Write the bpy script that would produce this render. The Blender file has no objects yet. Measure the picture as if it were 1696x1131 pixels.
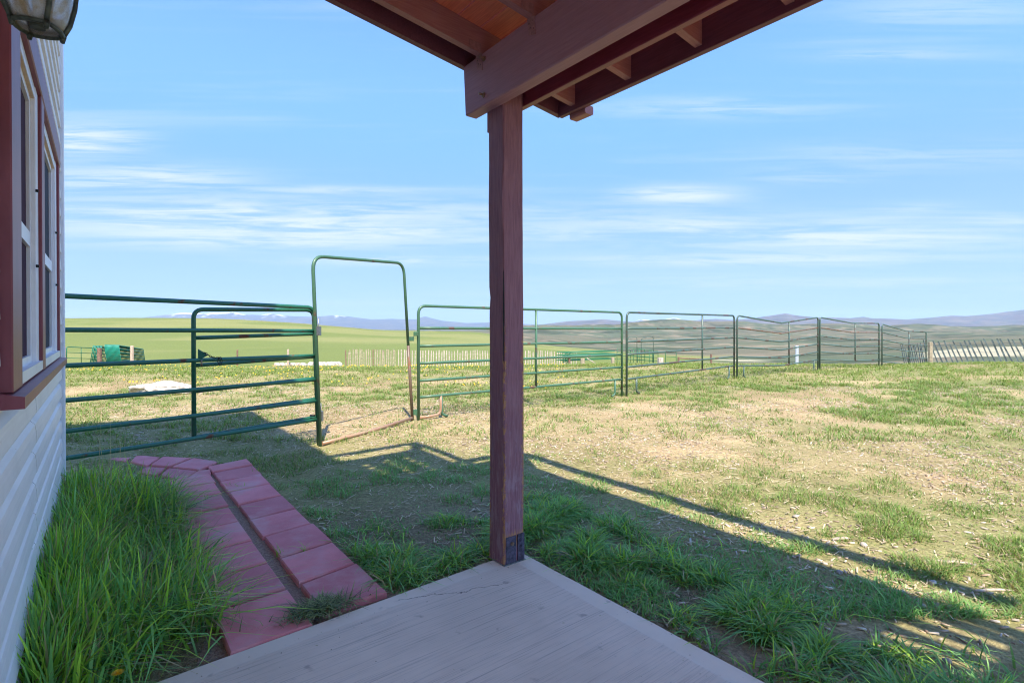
import bpy, math, random
import numpy as np
from mathutils import Vector
R = math.radians
rng = np.random.default_rng(7)
random.seed(7)
scene = bpy.context.scene
col = scene.collection

# ------------------------------------------------------------------ camera
F = 880.0; CX = 848.0; HY = 542.0; EYE = 1.3
cam_d = bpy.data.cameras.new('camera'); cam = bpy.data.objects.new('camera', cam_d); col.objects.link(cam)
cam.location = (0, 0, EYE); cam.rotation_euler = (R(90 - 0.4), 0, 0)
cam_d.sensor_width = 36; cam_d.lens = 36 * F / 1696; cam_d.shift_y = -0.0102
cam_d.clip_start = 0.05; cam_d.clip_end = 60000
scene.camera = cam

# ------------------------------------------------------------------ light
PHI = R(37.8); CP, SP = math.cos(PHI), math.sin(PHI)
SU, SV = .265, .554                      # shadow shift per metre of height along u, v
sdx, sdy = SU * CP - SV * SP, SU * SP + SV * CP
sun_d = bpy.data.lights.new('sun', 'SUN'); sun = bpy.data.objects.new('sun', sun_d); col.objects.link(sun)
sun_d.energy = 2.4; sun_d.angle = R(0.55); sun_d.color = (1.0, .91, .78)
dirv = Vector((sdx, sdy, -1.0)).normalized()
sun.rotation_euler = dirv.to_track_quat('-Z', 'Y').to_euler()
sun_el = math.asin(-dirv.z)
sun_az = math.atan2(-dirv.x, -dirv.y)     # clockwise from +Y

world = bpy.data.worlds.new('World'); scene.world = world; world.use_nodes = True
def build_world():
    nt = world.node_tree; nd = nt.nodes; lk = nt.links
    nd.clear()
    out = nd.new('ShaderNodeOutputWorld'); bg = nd.new('ShaderNodeBackground')
    sky = nd.new('ShaderNodeTexSky'); sky.sky_type = 'NISHITA'; sky.sun_disc = False
    sky.sun_elevation = sun_el; sky.sun_rotation = sun_az
    sky.altitude = 2000; sky.air_density = 1.0; sky.dust_density = .4; sky.ozone_density = 2.2
    tc = nd.new('ShaderNodeTexCoord')
    sep = nd.new('ShaderNodeSeparateXYZ'); lk.new(tc.outputs['Generated'], sep.inputs[0])
    def m(op, a, b=None, c=None, clamp=False):
        n = nd.new('ShaderNodeMath'); n.operation = op; n.use_clamp = clamp
        for i, v in enumerate((a, b, c)):
            if v is None: continue
            if isinstance(v, (int, float)): n.inputs[i].default_value = v
            else: lk.new(v, n.inputs[i])
        return n.outputs[0]
    az = m('ARCTAN2', sep.outputs[0], sep.outputs[1])
    el = m('ARCSINE', sep.outputs[2])
    # cirrus streets running east-west: bands of one street share z / |y|
    yy = m('SQRT', m('MULTIPLY_ADD', sep.outputs[1], sep.outputs[1], .02))
    es = m('ARCTANGENT', m('DIVIDE', sep.outputs[2], yy))
    def noise(sx, sy, sz, scale, detail, rough, dist=0.):
        cv = nd.new('ShaderNodeCombineXYZ')
        lk.new(m('MULTIPLY', az, sx), cv.inputs[0])
        lk.new(m('ADD', m('MULTIPLY', es, sy), m('MULTIPLY', az, sy * .006)), cv.inputs[1]); cv.inputs[2].default_value = sz
        n = nd.new('ShaderNodeTexNoise'); n.inputs['Scale'].default_value = scale
        n.inputs['Detail'].default_value = detail; n.inputs['Roughness'].default_value = rough
        n.inputs['Distortion'].default_value = dist
        lk.new(cv.outputs[0], n.inputs['Vector']); return n.outputs[0]
    n1 = noise(1.3, 26, 3.1, 1.0, 7, .62, .3)
    n2 = noise(5, 75, 7.7, 1.0, 7, .68, .5)
    def ramp(v, a, b):
        n = nd.new('ShaderNodeMapRange'); n.interpolation_type = 'SMOOTHSTEP'; n.inputs[1].default_value = a; n.inputs[2].default_value = b
        lk.new(v, n.inputs[0]); return n.outputs[0]
    base = m('MULTIPLY', ramp(n1, .50, .78), .22)
    # more of it low in the sky
    low = 1.0
    base = m('MULTIPLY', base, low)
    tot = base
    for (X, Y, wx, wy, a) in STREAKS:
        a0 = math.atan2(X - CX, F); e0 = math.atan2(HY - Y, F)
        wa = wx / F * math.cos(a0) ** 2; we = 1.25 * wy / F
        g = m('ADD', m('POWER', m('DIVIDE', m('ABSOLUTE', m('SUBTRACT', az, a0)), wa), 2.0),
                     m('POWER', m('DIVIDE', m('ABSOLUTE', m('SUBTRACT', es, e0)), we), 2.0))
        g = m('EXPONENT', m('MULTIPLY', g, -1.0))
        g = m('MULTIPLY', m('MULTIPLY', g, a * 1.5), ramp(n2, .34, .62))
        tot = m('ADD', tot, g)
    tot = m('MINIMUM', tot, .85)
    tint = nd.new('ShaderNodeMix'); tint.data_type = 'RGBA'; tint.blend_type = 'MULTIPLY'; tint.inputs[0].default_value = 1
    lk.new(sky.outputs[0], tint.inputs[6]); tint.inputs[7].default_value = SKY_TINT
    hz = nd.new('ShaderNodeMix'); hz.data_type = 'RGBA'           # pale air low down
    hc = nd.new('ShaderNodeMix'); hc.data_type = 'RGBA'; lk.new(ramp(el, .36, -.02), hc.inputs[0]); hc.inputs[6].default_value = SKY_MIDC; hc.inputs[7].default_value = SKY_HZC
    lk.new(m('MULTIPLY', ramp(el, .66, .20), SKY_HZ), hz.inputs[0]); lk.new(tint.outputs[2], hz.inputs[6])
    mx = nd.new('ShaderNodeMix'); mx.data_type = 'RGBA'
    # forward-scatter glow of cloud and low air, boosted out of view to lift the shade
    dt = nd.new('ShaderNodeVectorMath'); dt.operation = 'DOT_PRODUCT'; lk.new(tc.outputs['Generated'], dt.inputs[0]); dt.inputs[1].default_value = tuple(-dirv)
    ph = m('MULTIPLY_ADD', m('POWER', m('MAXIMUM', dt.outputs['Value'], 0.), 2.0), 5.0, 1.0)
    def scl(c, f):
        n = nd.new('ShaderNodeVectorMath'); n.operation = 'SCALE'; (lk.new(c, n.inputs[0]) if isinstance(c, bpy.types.NodeSocket) else setattr(n.inputs[0], 'default_value', c[:3])); lk.new(f, n.inputs['Scale']); return n.outputs[0]
    lk.new(scl(hc.outputs[2], ph), hz.inputs[7]); lk.new(scl(CLOUD_C, ph), mx.inputs[7])
    lk.new(tot, mx.inputs[0]); lk.new(hz.outputs[2], mx.inputs[6])
    lk.new(mx.outputs[2], bg.inputs[0]); bg.inputs[1].default_value = .15
    lk.new(bg.outputs[0], out.inputs[0])
STREAKS = [(150, 240, 90, 17, .55), (60, 232, 120, 20, .3), (230, 300, 170, 14, .6), (330, 365, 330, 26, .55), (600, 385, 260, 16, .4),
           (700, 350, 300, 12, .25), (560, 317, 130, 5, .3), (1125, 325, 90, 10, .65), (1180, 385, 330, 22, .45), (1450, 400, 220, 14, .35), (1250, 432, 360, 8, .45),
           (1180, 185, 200, 12, .28), (1500, 262, 260, 16, .2), (1560, 30, 200, 20, .22), (1480, 100, 160, 7, .22), (660, 433, 140, 6, .5),
           (1350, 296, 120, 9, .22), (1660, 367, 70, 8, .3), (1300, 470, 500, 14, .25), (450, 405, 200, 9, .3), (1520, 350, 80, 8, .25)]
SKY_TINT = (.48, .63, .90, 1)
SKY_HZ = .97; SKY_HZC = (.80, 1.23, 1.62, 1); SKY_MIDC = (.44, .95, 1.68, 1)
CLOUD_C = (1.50, 1.68, 1.92, 1)
build_world()

scene.view_settings.view_transform = 'Standard'; scene.view_settings.look = 'None'
scene.view_settings.exposure = 2.0; scene.view_settings.gamma = 1.0; scene.view_settings.use_curve_mapping = False
scene.cycles.volume_bounces = 0; scene.cycles.pixel_filter_type = 'BLACKMAN_HARRIS'; scene.cycles.filter_width = 1.1
scene.cycles.max_bounces = 8; scene.cycles.diffuse_bounces = 6; scene.cycles.transmission_bounces = 6

# ------------------------------------------------------------------ helpers
def uv2w(u, v): return (u * CP - v * SP, u * SP + v * CP)
def gpx(px, py, z=0.0):
    """world point on height z seen at photo pixel"""
    d = (EYE - z) * F / (py - HY); return ((px - CX) / F * d, d)
def at(px, d, py=None):
    x = (px - CX) / F * d
    return (x, d) if py is None else (x, d, EYE - (py - HY) / F * d)

def vnoise(x, y, seed=0):
    x = np.asarray(x, float); y = np.asarray(y, float)
    xi = np.floor(x).astype(np.int64); yi = np.floor(y).astype(np.int64)
    fx = x - xi; fy = y - yi; fx = fx * fx * (3 - 2 * fx); fy = fy * fy * (3 - 2 * fy)
    def h(a, b):
        n = (a * 374761393 + b * 668265263 + seed * 1442695041) & 0xffffffff
        n = ((n ^ (n >> 13)) * 1274126177) & 0xffffffff
        n = (n ^ (n >> 16)) & 0xffffffff
        return n / 4294967295.0
    a = h(xi, yi); b = h(xi + 1, yi); c = h(xi, yi + 1); d = h(xi + 1, yi + 1)
    return (a * (1 - fx) + b * fx) * (1 - fy) + (c * (1 - fx) + d * fx) * fy
def fbm(x, y, oct=4, seed=0, gain=.5):
    s = 0; a = 1; t = 0
    x = np.asarray(x, float); y = np.asarray(y, float)
    for i in range(oct):
        s = s + a * vnoise(x * 2 ** i + 17.3 * i, y * 2 ** i - 9.1 * i, seed + i); t += a; a *= gain
    return s / t
def sstep(x, a, b):
    t = np.clip((np.asarray(x, float) - a) / (b - a), 0, 1); return t * t * (3 - 2 * t)

class MB:
    def __init__(s): s.v = []; s.f = []
    def add(s, vs, fs):
        o = len(s.v); s.v += [tuple(p) for p in vs]; s.f += [tuple(i + o for i in f) for f in fs]; return s
    def box(s, x0, x1, y0, y1, z0, z1, bev=0.0):
        if bev <= 0:
            vs = [(x, y, z) for z in (z0, z1) for (x, y) in ((x0, y0), (x1, y0), (x1, y1), (x0, y1))]
            return s.add(vs, [(0, 3, 2, 1), (4, 5, 6, 7), (0, 1, 5, 4), (1, 2, 6, 5), (2, 3, 7, 6), (3, 0, 4, 7)])
        # chamfered on the longest axis direction edges: 8-gon section along longest axis
        dx, dy, dz = x1 - x0, y1 - y0, z1 - z0; ax = max(range(3), key=lambda i: (dx, dy, dz)[i])
        lo = (x0, y0, z0); hi = (x1, y1, z1); a, b = [i for i in range(3) if i != ax]
        sec = [(lo[a] + bev, lo[b]), (hi[a] - bev, lo[b]), (hi[a], lo[b] + bev), (hi[a], hi[b] - bev),
               (hi[a] - bev, hi[b]), (lo[a] + bev, hi[b]), (lo[a], hi[b] - bev), (lo[a], lo[b] + bev)]
        vs = []
        for e in (lo[ax], hi[ax]):
            for (p, q) in sec:
                c = [0, 0, 0]; c[ax] = e; c[a] = p; c[b] = q; vs.append(tuple(c))
        fs = [(i, (i + 1) % 8, 8 + (i + 1) % 8, 8 + i) for i in range(8)] + [tuple(range(7, -1, -1)), tuple(range(8, 16))]
        return s.add(vs, fs)
    def hexa(s, p):          # 8 points, bottom 4 then top 4
        return s.add(p, [(0, 3, 2, 1), (4, 5, 6, 7), (0, 1, 5, 4), (1, 2, 6, 5), (2, 3, 7, 6), (3, 0, 4, 7)])
    def tube(s, pts, r, n=8, closed=False, caps=True):
        pts = [Vector(p) for p in pts]; m = len(pts); vs = []; fs = []
        rr = r if isinstance(r, (list, tuple)) else [r] * m
        prev = None
        for i in range(m):
            if closed: t = (pts[(i + 1) % m] - pts[i - 1])
            else: t = pts[min(i + 1, m - 1)] - pts[max(i - 1, 0)]
            if t.length < 1e-9: t = Vector((0, 0, 1))
            t.normalize()
            if prev is None:
                up = Vector((0, 0, 1)) if abs(t.z) < .9 else Vector((1, 0, 0))
                a = t.cross(up).normalized()
            else:
                a = (prev - t * prev.dot(t)).normalized()
            prev = a; b = t.cross(a)
            for k in range(n):
                c = 2 * math.pi * k / n; vs.append(pts[i] + a * (math.cos(c) * rr[i]) + b * (math.sin(c) * rr[i]))
        last = m if closed else m - 1
        for i in range(last):
            j = (i + 1) % m
            for k in range(n):
                l = (k + 1) % n; fs.append((i * n + k, i * n + l, j * n + l, j * n + k))
        if caps and not closed:
            fs.append(tuple(range(n - 1, -1, -1))); fs.append(tuple((m - 1) * n + k for k in range(n)))
        return s.add(vs, fs)
    def build(s, name, mat, parent=None, smooth=False, local=False):
        vs = s.v
        if parent is not None and not local:
            L = parent.location; a = parent.rotation_euler.z; c, q = math.cos(-a), math.sin(-a)
            vs = [((x - L.x) * c - (y - L.y) * q, (x - L.x) * q + (y - L.y) * c, z - L.z) for (x, y, z) in vs]
        me = bpy.data.meshes.new(name); me.from_pydata(vs, [], s.f); me.update()
        if smooth:
            me.polygons.foreach_set('use_smooth', [len(p.vertices) <= 4 for p in me.polygons])
        me.materials.append(mat)
        o = bpy.data.objects.new(name, me); col.objects.link(o)
        if parent is not None: o.parent = parent
        return o
def fillet(pts, r, n=5):
    """round the inner corners of a polyline"""
    out = [Vector(pts[0])]
    for i in range(1, len(pts) - 1):
        p = Vector(pts[i]); a = (Vector(pts[i - 1]) - p); b = (Vector(pts[i + 1]) - p)
        rr = min(r, a.length * .49, b.length * .49); a.normalize(); b.normalize()
        s, e = p + a * rr, p + b * rr
        for k in range(n + 1):
            t = k / n; out.append(s * (1 - t) ** 2 + p * 2 * t * (1 - t) + e * t * t)
    out.append(Vector(pts[-1])); return out
def tag(o, label=None, cat=None, group=None, kind=None):
    if label: o['label'] = label
    if cat: o['category'] = cat
    if group: o['group'] = group
    if kind: o['kind'] = kind
    return o
def empty(name, loc=(0, 0, 0), rz=0.0):
    e = bpy.data.objects.new(name, None); e.empty_display_size = .2; e.location = loc; e.rotation_euler = (0, 0, rz)
    col.objects.link(e); return e
def np_mesh(name, V, quads=None, tris=None, mat=None, colr=None, smooth=True):
    me = bpy.data.meshes.new(name); nv = len(V)
    me.vertices.add(nv); me.vertices.foreach_set('co', np.asarray(V, np.float32).ravel())
    nq = 0 if quads is None else len(quads); nt = 0 if tris is None else len(tris)
    loops = []; 
    if nq: loops.append(np.asarray(quads, np.int32).ravel())
    if nt: loops.append(np.asarray(tris, np.int32).ravel())
    loops = np.concatenate(loops)
    me.loops.add(len(loops)); me.loops.foreach_set('vertex_index', loops)
    me.polygons.add(nq + nt)
    st = np.concatenate([np.arange(nq) * 4, nq * 4 + np.arange(nt) * 3]).astype(np.int32)
    me.polygons.foreach_set('loop_start', st)
    if smooth: me.polygons.foreach_set('use_smooth', np.ones(nq + nt, bool))
    if colr is not None:
        at_ = me.color_attributes.new('tint', 'FLOAT_COLOR', 'POINT')
        c = np.ones((nv, 4), np.float32); c[:, :3] = colr; at_.data.foreach_set('color', c.ravel())
    me.update(calc_edges=True)
    if mat: me.materials.append(mat)
    o = bpy.data.objects.new(name, me); col.objects.link(o); return o

# ------------------------------------------------------------------ materials
class NT:
    def __init__(s, name):
        s.m = bpy.data.materials.new(name); s.m.use_nodes = True; s.nt = s.m.node_tree; s.n = s.nt.nodes; s.l = s.nt.links
        s.b = s.n['Principled BSDF']; s.out = s.n['Material Output']
    def add(s, t, **kw):
        n = s.n.new('ShaderNode' + t)
        for k, v in kw.items():
            setattr(n, k, v)
        return n
    def set(s, n, i, v):
        if isinstance(v, bpy.types.NodeSocket): s.l.new(v, n.inputs[i])
        else: n.inputs[i].default_value = v
    def coord(s, which='Object', scale=(1, 1, 1)):
        tc = s.add('TexCoord'); mp = s.add('Mapping'); mp.inputs['Scale'].default_value = scale
        s.l.new(tc.outputs[which], mp.inputs[0]); return mp.outputs[0]
    def noise(s, vec, scale, detail=4, rough=.5, dist=0):
        n = s.add('TexNoise'); s.l.new(vec, n.inputs['Vector']); n.inputs['Scale'].default_value = scale
        n.inputs['Detail'].default_value = detail; n.inputs['Roughness'].default_value = rough; n.inputs['Distortion'].default_value = dist
        return n.outputs[0]
    def math(s, op, a, b=0., clamp=False):
        n = s.add('Math', operation=op); n.use_clamp = clamp; s.set(n, 0, a); s.set(n, 1, b); return n.outputs[0]
    def ramp(s, v, a, b, c=0., d=1.):
        n = s.add('MapRange', interpolation_type='SMOOTHSTEP'); s.set(n, 0, v); s.set(n, 1, a); s.set(n, 2, b); s.set(n, 3, c); s.set(n, 4, d); return n.outputs[0]
    def mix(s, f, a, b, blend='MIX'):
        n = s.add('Mix', data_type='RGBA', blend_type=blend); s.set(n, 0, f)
        s.set(n, 6, a if isinstance(a, bpy.types.NodeSocket) else (*a, 1)); s.set(n, 7, b if isinstance(b, bpy.types.NodeSocket) else (*b, 1)); return n.outputs[2]
    def bump(s, h, strength=.3, dist=.01):
        n = s.add('Bump'); n.inputs['Strength'].default_value = strength; n.inputs['Distance'].default_value = dist
        s.l.new(h, n.inputs['Height']); s.l.new(n.outputs[0], s.b.inputs['Normal'])
    def col(s, c): s.set(s.b, 'Base Color', c if isinstance(c, bpy.types.NodeSocket) else (*c, 1))
    def rough(s, r): s.set(s.b, 'Roughness', r)

def painted(name, c, c2, grain=(1, 1, 1), rough=.5, bump=.25, wear=None, wearc=(.35, .17, .07), spec=.3, scale=14):
    t = NT(name); co = t.coord('Object', grain)
    g = t.noise(co, scale, 6, .6, .4); b = t.noise(t.coord('Object'), 2.3, 4, .6)
    cc = t.mix(t.ramp(g, .3, .7), c, c2); cc = t.mix(t.math('MULTIPLY', t.ramp(b, .45, .7), .35), cc, [x * .7 for x in c])
    if wear:
        w = t.noise(t.coord('Object'), wear[0], 8, .7); cc = t.mix(t.ramp(w, wear[1], wear[1] + .03), cc, wearc)
    t.col(cc); t.rough(rough); t.b.inputs['Specular IOR Level'].default_value = spec
    t.bump(g, bump, .004); return t.m

M = {}
MAR, MAR2 = (.31, .12, .12), (.38, .165, .155)
M['paint_v'] = painted('maroon_paint_lengthwise', MAR, MAR2, (8, .5, 8))          # grain along local y
M['paint_u'] = painted('maroon_paint_crosswise', MAR, MAR2, (.5, 8, 8))
M['paint_red'] = painted('dark_red_paint', (.17, .018, .04), (.23, .038, .06), (8, .5, 8), rough=.38, spec=.5, wear=(60, .72), wearc=(.25, .14, .12))
M['paint_beam'] = painted('beam_paint', (.31, .155, .185), (.37, .19, .215), (8, .4, 8), rough=.6, bump=.35, wear=(90, .76), wearc=(.4, .28, .2))
M['paint_dark'] = painted('dark_maroon_paint', (.12, .038, .058), (.17, .055, .078), (8, .5, 8))
M['board'] = painted('stained_roof_board', (.88, .25, .13), (.70, .16, .085), (9, .4, 9), rough=.4, bump=.2, spec=.5, wear=(4, .62), wearc=(.2, .04, .02))
M['trim_red'] = painted('window_trim_red', (.21, .052, .065), (.26, .072, .085), (1, 1, .3), rough=.42, bump=.15, wear=(45, .74), wearc=(.5, .36, .34))
M['siding'] = painted('white_siding', (.82, .78, .73), (.76, .72, .68), (1, .2, 6), rough=.45, bump=.05, wear=(24, .66), wearc=(.62, .54, .44), scale=10)
M['vinyl'] = painted('white_window_vinyl', (.84, .84, .85), (.8, .8, .82), rough=.35, bump=.02)
M['vinyl_sunlit'] = painted('sunlit_head_vinyl', (.72, .52, .34), (.62, .42, .26), rough=.5, bump=.04)  # white vinyl coloured tan for the sunlight on the window head
M['dark'] = painted('dark_plastic', (.02, .02, .022), (.03, .03, .03), rough=.5, bump=.02)
M['shingle'] = painted('roof_shingle', (.08, .07, .065), (.12, .11, .1), rough=.9, bump=.4)

def mat_post():
    t = NT('weathered_post_paint'); co = t.coord('Object', (9, 9, .45))
    ob = t.coord('Object')
    g = t.noise(co, 13, 7, .65, .6); fine = t.noise(t.coord('Object', (30, 30, 1)), 12, 4, .6)
    cc = t.mix(t.ramp(g, .3, .7), (.20, .078, .10), (.30, .135, .155))
    # chalky scuffs on the lower half
    sep = t.add('SeparateXYZ'); t.l.new(ob, sep.inputs[0]); z = sep.outputs[2]
    lowm = t.ramp(z, 1.2, .35); sc = t.noise(t.coord('Object', (6, 6, 1.2)), 5, 6, .75)
    cc = t.mix(t.math('MULTIPLY', t.math('MULTIPLY', t.ramp(sc, .47, .62), lowm), .45), cc, (.38, .26, .30))
    # corner distance (post spans 0..PW in u,v)
    u = sep.outputs[0]; v = sep.outputs[1]
    e = t.math('MINIMUM', t.math('MINIMUM', t.math('ABSOLUTE', u), t.math('ABSOLUTE', t.math('SUBTRACT', u, .14))), 1.)
    e2 = t.math('MINIMUM', t.math('ABSOLUTE', v), t.math('ABSOLUTE', t.math('SUBTRACT', v, .14)))
    ed = t.math('ADD', e, e2)                       # small only near an edge
    n = t.noise(t.coord('Object', (1, 1, .6)), 38, 8, .75)
    chips = t.ramp(t.math('SUBTRACT', n, t.math('MULTIPLY', ed, 8.)), .38, .46)
    chips = t.math('MULTIPLY', chips, t.ramp(z, 1.5, 1.1))
    knot = t.math('MULTIPLY', t.ramp(t.noise(t.coord('Object', (1, 1, .35)), 26, 6, .8), .60, .68), t.math('MULTIPLY', t.ramp(z, .75, .6), .75))
    base_n = t.noise(t.coord('Object', (60, 60, 3)), 1.6, 3, .6)
    foot = t.math('MULTIPLY', t.ramp(t.math('ADD', z, t.math('MULTIPLY', base_n, .12)), .24, .20), t.ramp(t.math('ADD', z, t.math('MULTIPLY', base_n, .1)), .13, .17))
    foot = t.math('MULTIPLY', foot, t.ramp(v, .01, .0))
    mk = t.math('MAXIMUM', t.math('MAXIMUM', chips, foot), t.math('MULTIPLY', knot, t.ramp(v, .01, .0)))
    cc = t.mix(mk, cc, t.mix(t.ramp(fine, .3, .7), (.32, .12, .045), (.50, .27, .13)))
    t.col(cc); t.rough(.62); t.b.inputs['Specular IOR Level'].default_value = .3
    h = t.math('SUBTRACT', t.math('ADD', g, t.math('MULTIPLY', fine, .5)), t.math('MULTIPLY', mk, .6)); t.bump(h, .55, .006)
    return t.m
M['post'] = mat_post()

def mat_pipe(name, c, rust=.58, rc=(.16, .06, .025), sc=5):
    t = NT(name); ob = t.coord('Object'); n = t.noise(ob, sc, 8, .65); n2 = t.noise(ob, 60, 3, .6)
    cc = t.mix(t.ramp(n2, .3, .7), c, [x * 1.25 for x in c]); k = t.ramp(n, rust, rust + .09)
    cc = t.mix(k, cc, t.mix(n2, rc, [x * .5 for x in rc])); t.col(cc)
    t.rough(t.ramp(k, 0, 1, .38, .8)); t.b.inputs['Specular IOR Level'].default_value = .5
    t.bump(t.math('ADD', n2, k), .12, .002); return t.m
GRN = (.018, .105, .062)
M['pipe'] = mat_pipe('green_pipe_paint', (.02, .115, .065), .57)
M['pipe_worn'] = mat_pipe('worn_green_pipe', (.055, .13, .07), .56, (.15, .085, .055))
M['pipe_dull'] = mat_pipe('dull_green_pipe', (.055, .095, .07), .52, (.12, .075, .055), 3)
M['pipe_red'] = mat_pipe('rust_brown_pipe', (.13, .085, .055), .52, (.26, .115, .055))
M['pipe_rust'] = mat_pipe('rusty_sill_pipe', (.30, .17, .10), .50, (.42, .29, .18))
M['pipe_far'] = mat_pipe('bright_green_pipe', (.012, .21, .13), .75)
M['pipe_far2'] = mat_pipe('mid_green_pipe', (.02, .13, .05), .7)
def simple(name, c, rough=.6, metal=0., noise_s=20, var=.25, bump=.2, bd=.005):
    t = NT(name); ob = t.coord('Object'); n = t.noise(ob, noise_s, 6, .65)
    t.col(t.mix(t.ramp(n, .3, .7), [x * (1 - var) for x in c], [min(x * (1 + var), 1) for x in c])); t.rough(rough)
    t.b.inputs['Metallic'].default_value = metal; t.bump(n, bump, bd); return t.m
M['bolt'] = simple('rusty_bolt_steel', (.30, .2, .14), .45, .7, 80)
M['steel'] = simple('dull_steel', (.25, .26, .26), .45, .8, 50)
M['bracket'] = simple('painted_bracket', (.07, .055, .085), .6, .1, 45, .6, .4)
M['bracket_bare'] = simple('bare_bracket', (.5, .38, .3), .7, .1, 30)
M['plate'] = simple('maroon_tie_plate', (.30, .14, .14), .5, .0, 50)
M['wood_pale'] = simple('pale_post_wood', (.50, .36, .25), .85, 0, 14, .3, .4, .01)
M['wood_brown'] = simple('brown_post_wood', (.20, .11, .07), .85, 0, 14, .4, .4, .01)
M['wood_grey'] = simple('weathered_slat_wood', (.46, .36, .28), .9, 0, 9, .35, .3, .01)
M['slat_dark'] = simple('grey_green_slat_wood', (.10, .125, .115), .9, 0, 6, .6, .3, .01)
M['slat_tan'] = simple('reddish_slat_wood', (.34, .27, .17), .9, 0, 9, .35, .3, .01)
M['rock'] = simple('pale_limestone', (.44, .39, .32), .9, 0, 14, .4, .5, .02)
M['rock_tan'] = simple('tan_sandstone', (.48, .35, .26), .9, 0, 7, .5, .5, .03)
M['rock_grey'] = simple('grey_field_stone', (.3, .27, .24), .9, 0, 40, .3, .5, .01)
M['stick'] = simple('dry_driftwood', (.46, .37, .28), .85, 0, 40, .35, .5, .005)
M['dandelion'] = simple('dandelion_yellow', (.80, .46, .01), .7, 0, 90, .2)
M['leaf'] = simple('dandelion_leaf', (.06, .15, .02), .6, 0, 30, .3)
M['candle'] = simple('lamp_socket', (.70, .68, .62), .5, 0, 30, .1)
M['bronze'] = simple('verdigris_bronze', (.055, .065, .05), .5, .4, 40, .5)
M['pale_metal'] = simple('pale_post_and_highlight', (.7, .7, .72), .4, .6, 30, .1)  # for the white post and the painted highlight on the gutter block

def mat_lampglass():
    t = NT('seeded_lamp_glass'); ob = t.coord('Object'); n = t.noise(ob, 16, 6, .7, 1.2); f = t.noise(ob, 120, 3, .6)
    t.col(t.mix(t.ramp(n, .42, .66), (.80, .82, .84), (.62, .47, .26))); t.rough(.15)
    t.b.inputs['Transmission Weight'].default_value = .75; t.b.inputs['IOR'].default_value = 1.25
    t.bump(f, .25, .002); return t.m
M['lampglass'] = mat_lampglass()
def mat_glass():
    t = NT('window_glass_with_screen'); ob = t.coord('Object')
    n = t.noise(ob, 3, 4, .6); t.col(t.mix(n, (.06, .036, .055), (.10, .06, .085))); t.rough(.9)
    t.b.inputs['Specular IOR Level'].default_value = .03; return t.m
M['glass'] = mat_glass()
def mat_glass2():
    t = NT('dark_window_glass'); ob = t.coord('Object')
    n = t.noise(ob, 3, 4, .6); t.col(t.mix(n, (.035, .04, .055), (.055, .062, .085))); t.rough(.7)
    t.b.inputs['Specular IOR Level'].default_value = .05; return t.m
M['glass2'] = mat_glass2()

def mat_concrete():
    t = NT('broomed_concrete'); ob = t.coord('Object')          # local axes: x = u, y = v
    st = t.noise(t.coord('Object', (1.6, 110, 1)), 1.0, 5, .6, .1)
    st2 = t.noise(t.coord('Object', (3.5, 260, 1)), 1.0, 3, .5)
    big = t.noise(ob, 1.7, 5, .6); sp = t.noise(ob, 55, 5, .7); spots = t.noise(ob, 9, 3, .5)
    sep = t.add('SeparateXYZ'); t.l.new(ob, sep.inputs[0]); u, v = sep.outputs[0], sep.outputs[1]
    edge = t.math('MAXIMUM', t.ramp(u, 1.815, 1.83), t.ramp(t.math('SUBTRACT', v, t.math('MULTIPLY', u, .05)), 2.225, 2.24))
    inner = t.math('SUBTRACT', 1., edge)
    c = t.mix(t.ramp(big, .3, .7), (.63, .485, .355), (.74, .575, .425))
    c = t.mix(t.math('MULTIPLY', t.ramp(st, .50, .30), t.math('MULTIPLY', inner, .38)), c, (.20, .155, .14))
    c = t.mix(t.math('MULTIPLY', t.ramp(st2, .45, .25), t.math('MULTIPLY', inner, .5)), c, (.2, .16, .145))
    c = t.mix(t.math('MULTIPLY', edge, .3), c, (.76, .63, .47))
    c = t.mix(t.math('MULTIPLY', t.ramp(sp, .62, .74), .35), c, (.2, .16, .14))
    c = t.mix(t.math('MULTIPLY', t.ramp(spots, .66, .76), .5), c, (.15, .11, .10))
    # hairline crack
    cv = t.noise(t.coord('Object', (1, 1, 1)), 7, 5, .6); cr = t.math('SUBTRACT', t.math('SUBTRACT', v, 2.33), t.math('MULTIPLY', t.math('SUBTRACT', u, 1.1), -.36))
    cr = t.math('ABSOLUTE', t.math('ADD', cr, t.math('MULTIPLY', t.math('SUBTRACT', cv, .5), .13)))
    crm = t.math('MULTIPLY', t.ramp(cr, .0032, .0008), t.math('MULTIPLY', t.ramp(u, 1.08, 1.16), t.ramp(u, 1.66, 1.56)))
    c = t.mix(t.math('MULTIPLY', crm, .8), c, (.06, .045, .04))
    t.col(c); t.rough(.82); t.b.inputs['Specular IOR Level'].default_value = .25
    h = t.math('ADD', t.math('MULTIPLY', t.math('ADD', st, st2), inner), t.math('MULTIPLY', sp, .25)); h = t.math('SUBTRACT', h, crm); t.bump(h, .5, .004)
    return t.m
M['concrete'] = mat_concrete()
def mat_paver():
    t = NT('red_concrete_paver'); ob = t.coord('Object'); oi = t.add('ObjectInfo')
    n = t.noise(ob, 5, 5, .6); f = t.noise(ob, 170, 3, .7); d = t.noise(ob, 2.4, 5, .65)
    c = t.mix(t.ramp(n, .3, .7), (.66, .19, .185), (.76, .25, .24))
    c = t.mix(t.math('MULTIPLY', oi.outputs['Random'], .65), c, (.40, .12, .12))
    c = t.mix(t.math('MULTIPLY', t.ramp(f, .60, .75), .5), c, (.70, .36, .32)); c = t.mix(t.math('MULTIPLY', t.ramp(f, .4, .3), .4), c, (.2, .05, .055))
    c = t.mix(t.math('MULTIPLY', t.ramp(d, .48, .68), .6), c, (.60, .34, .30))
    t.col(c); t.rough(.85); t.bump(f, .5, .002); return t.m
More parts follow.
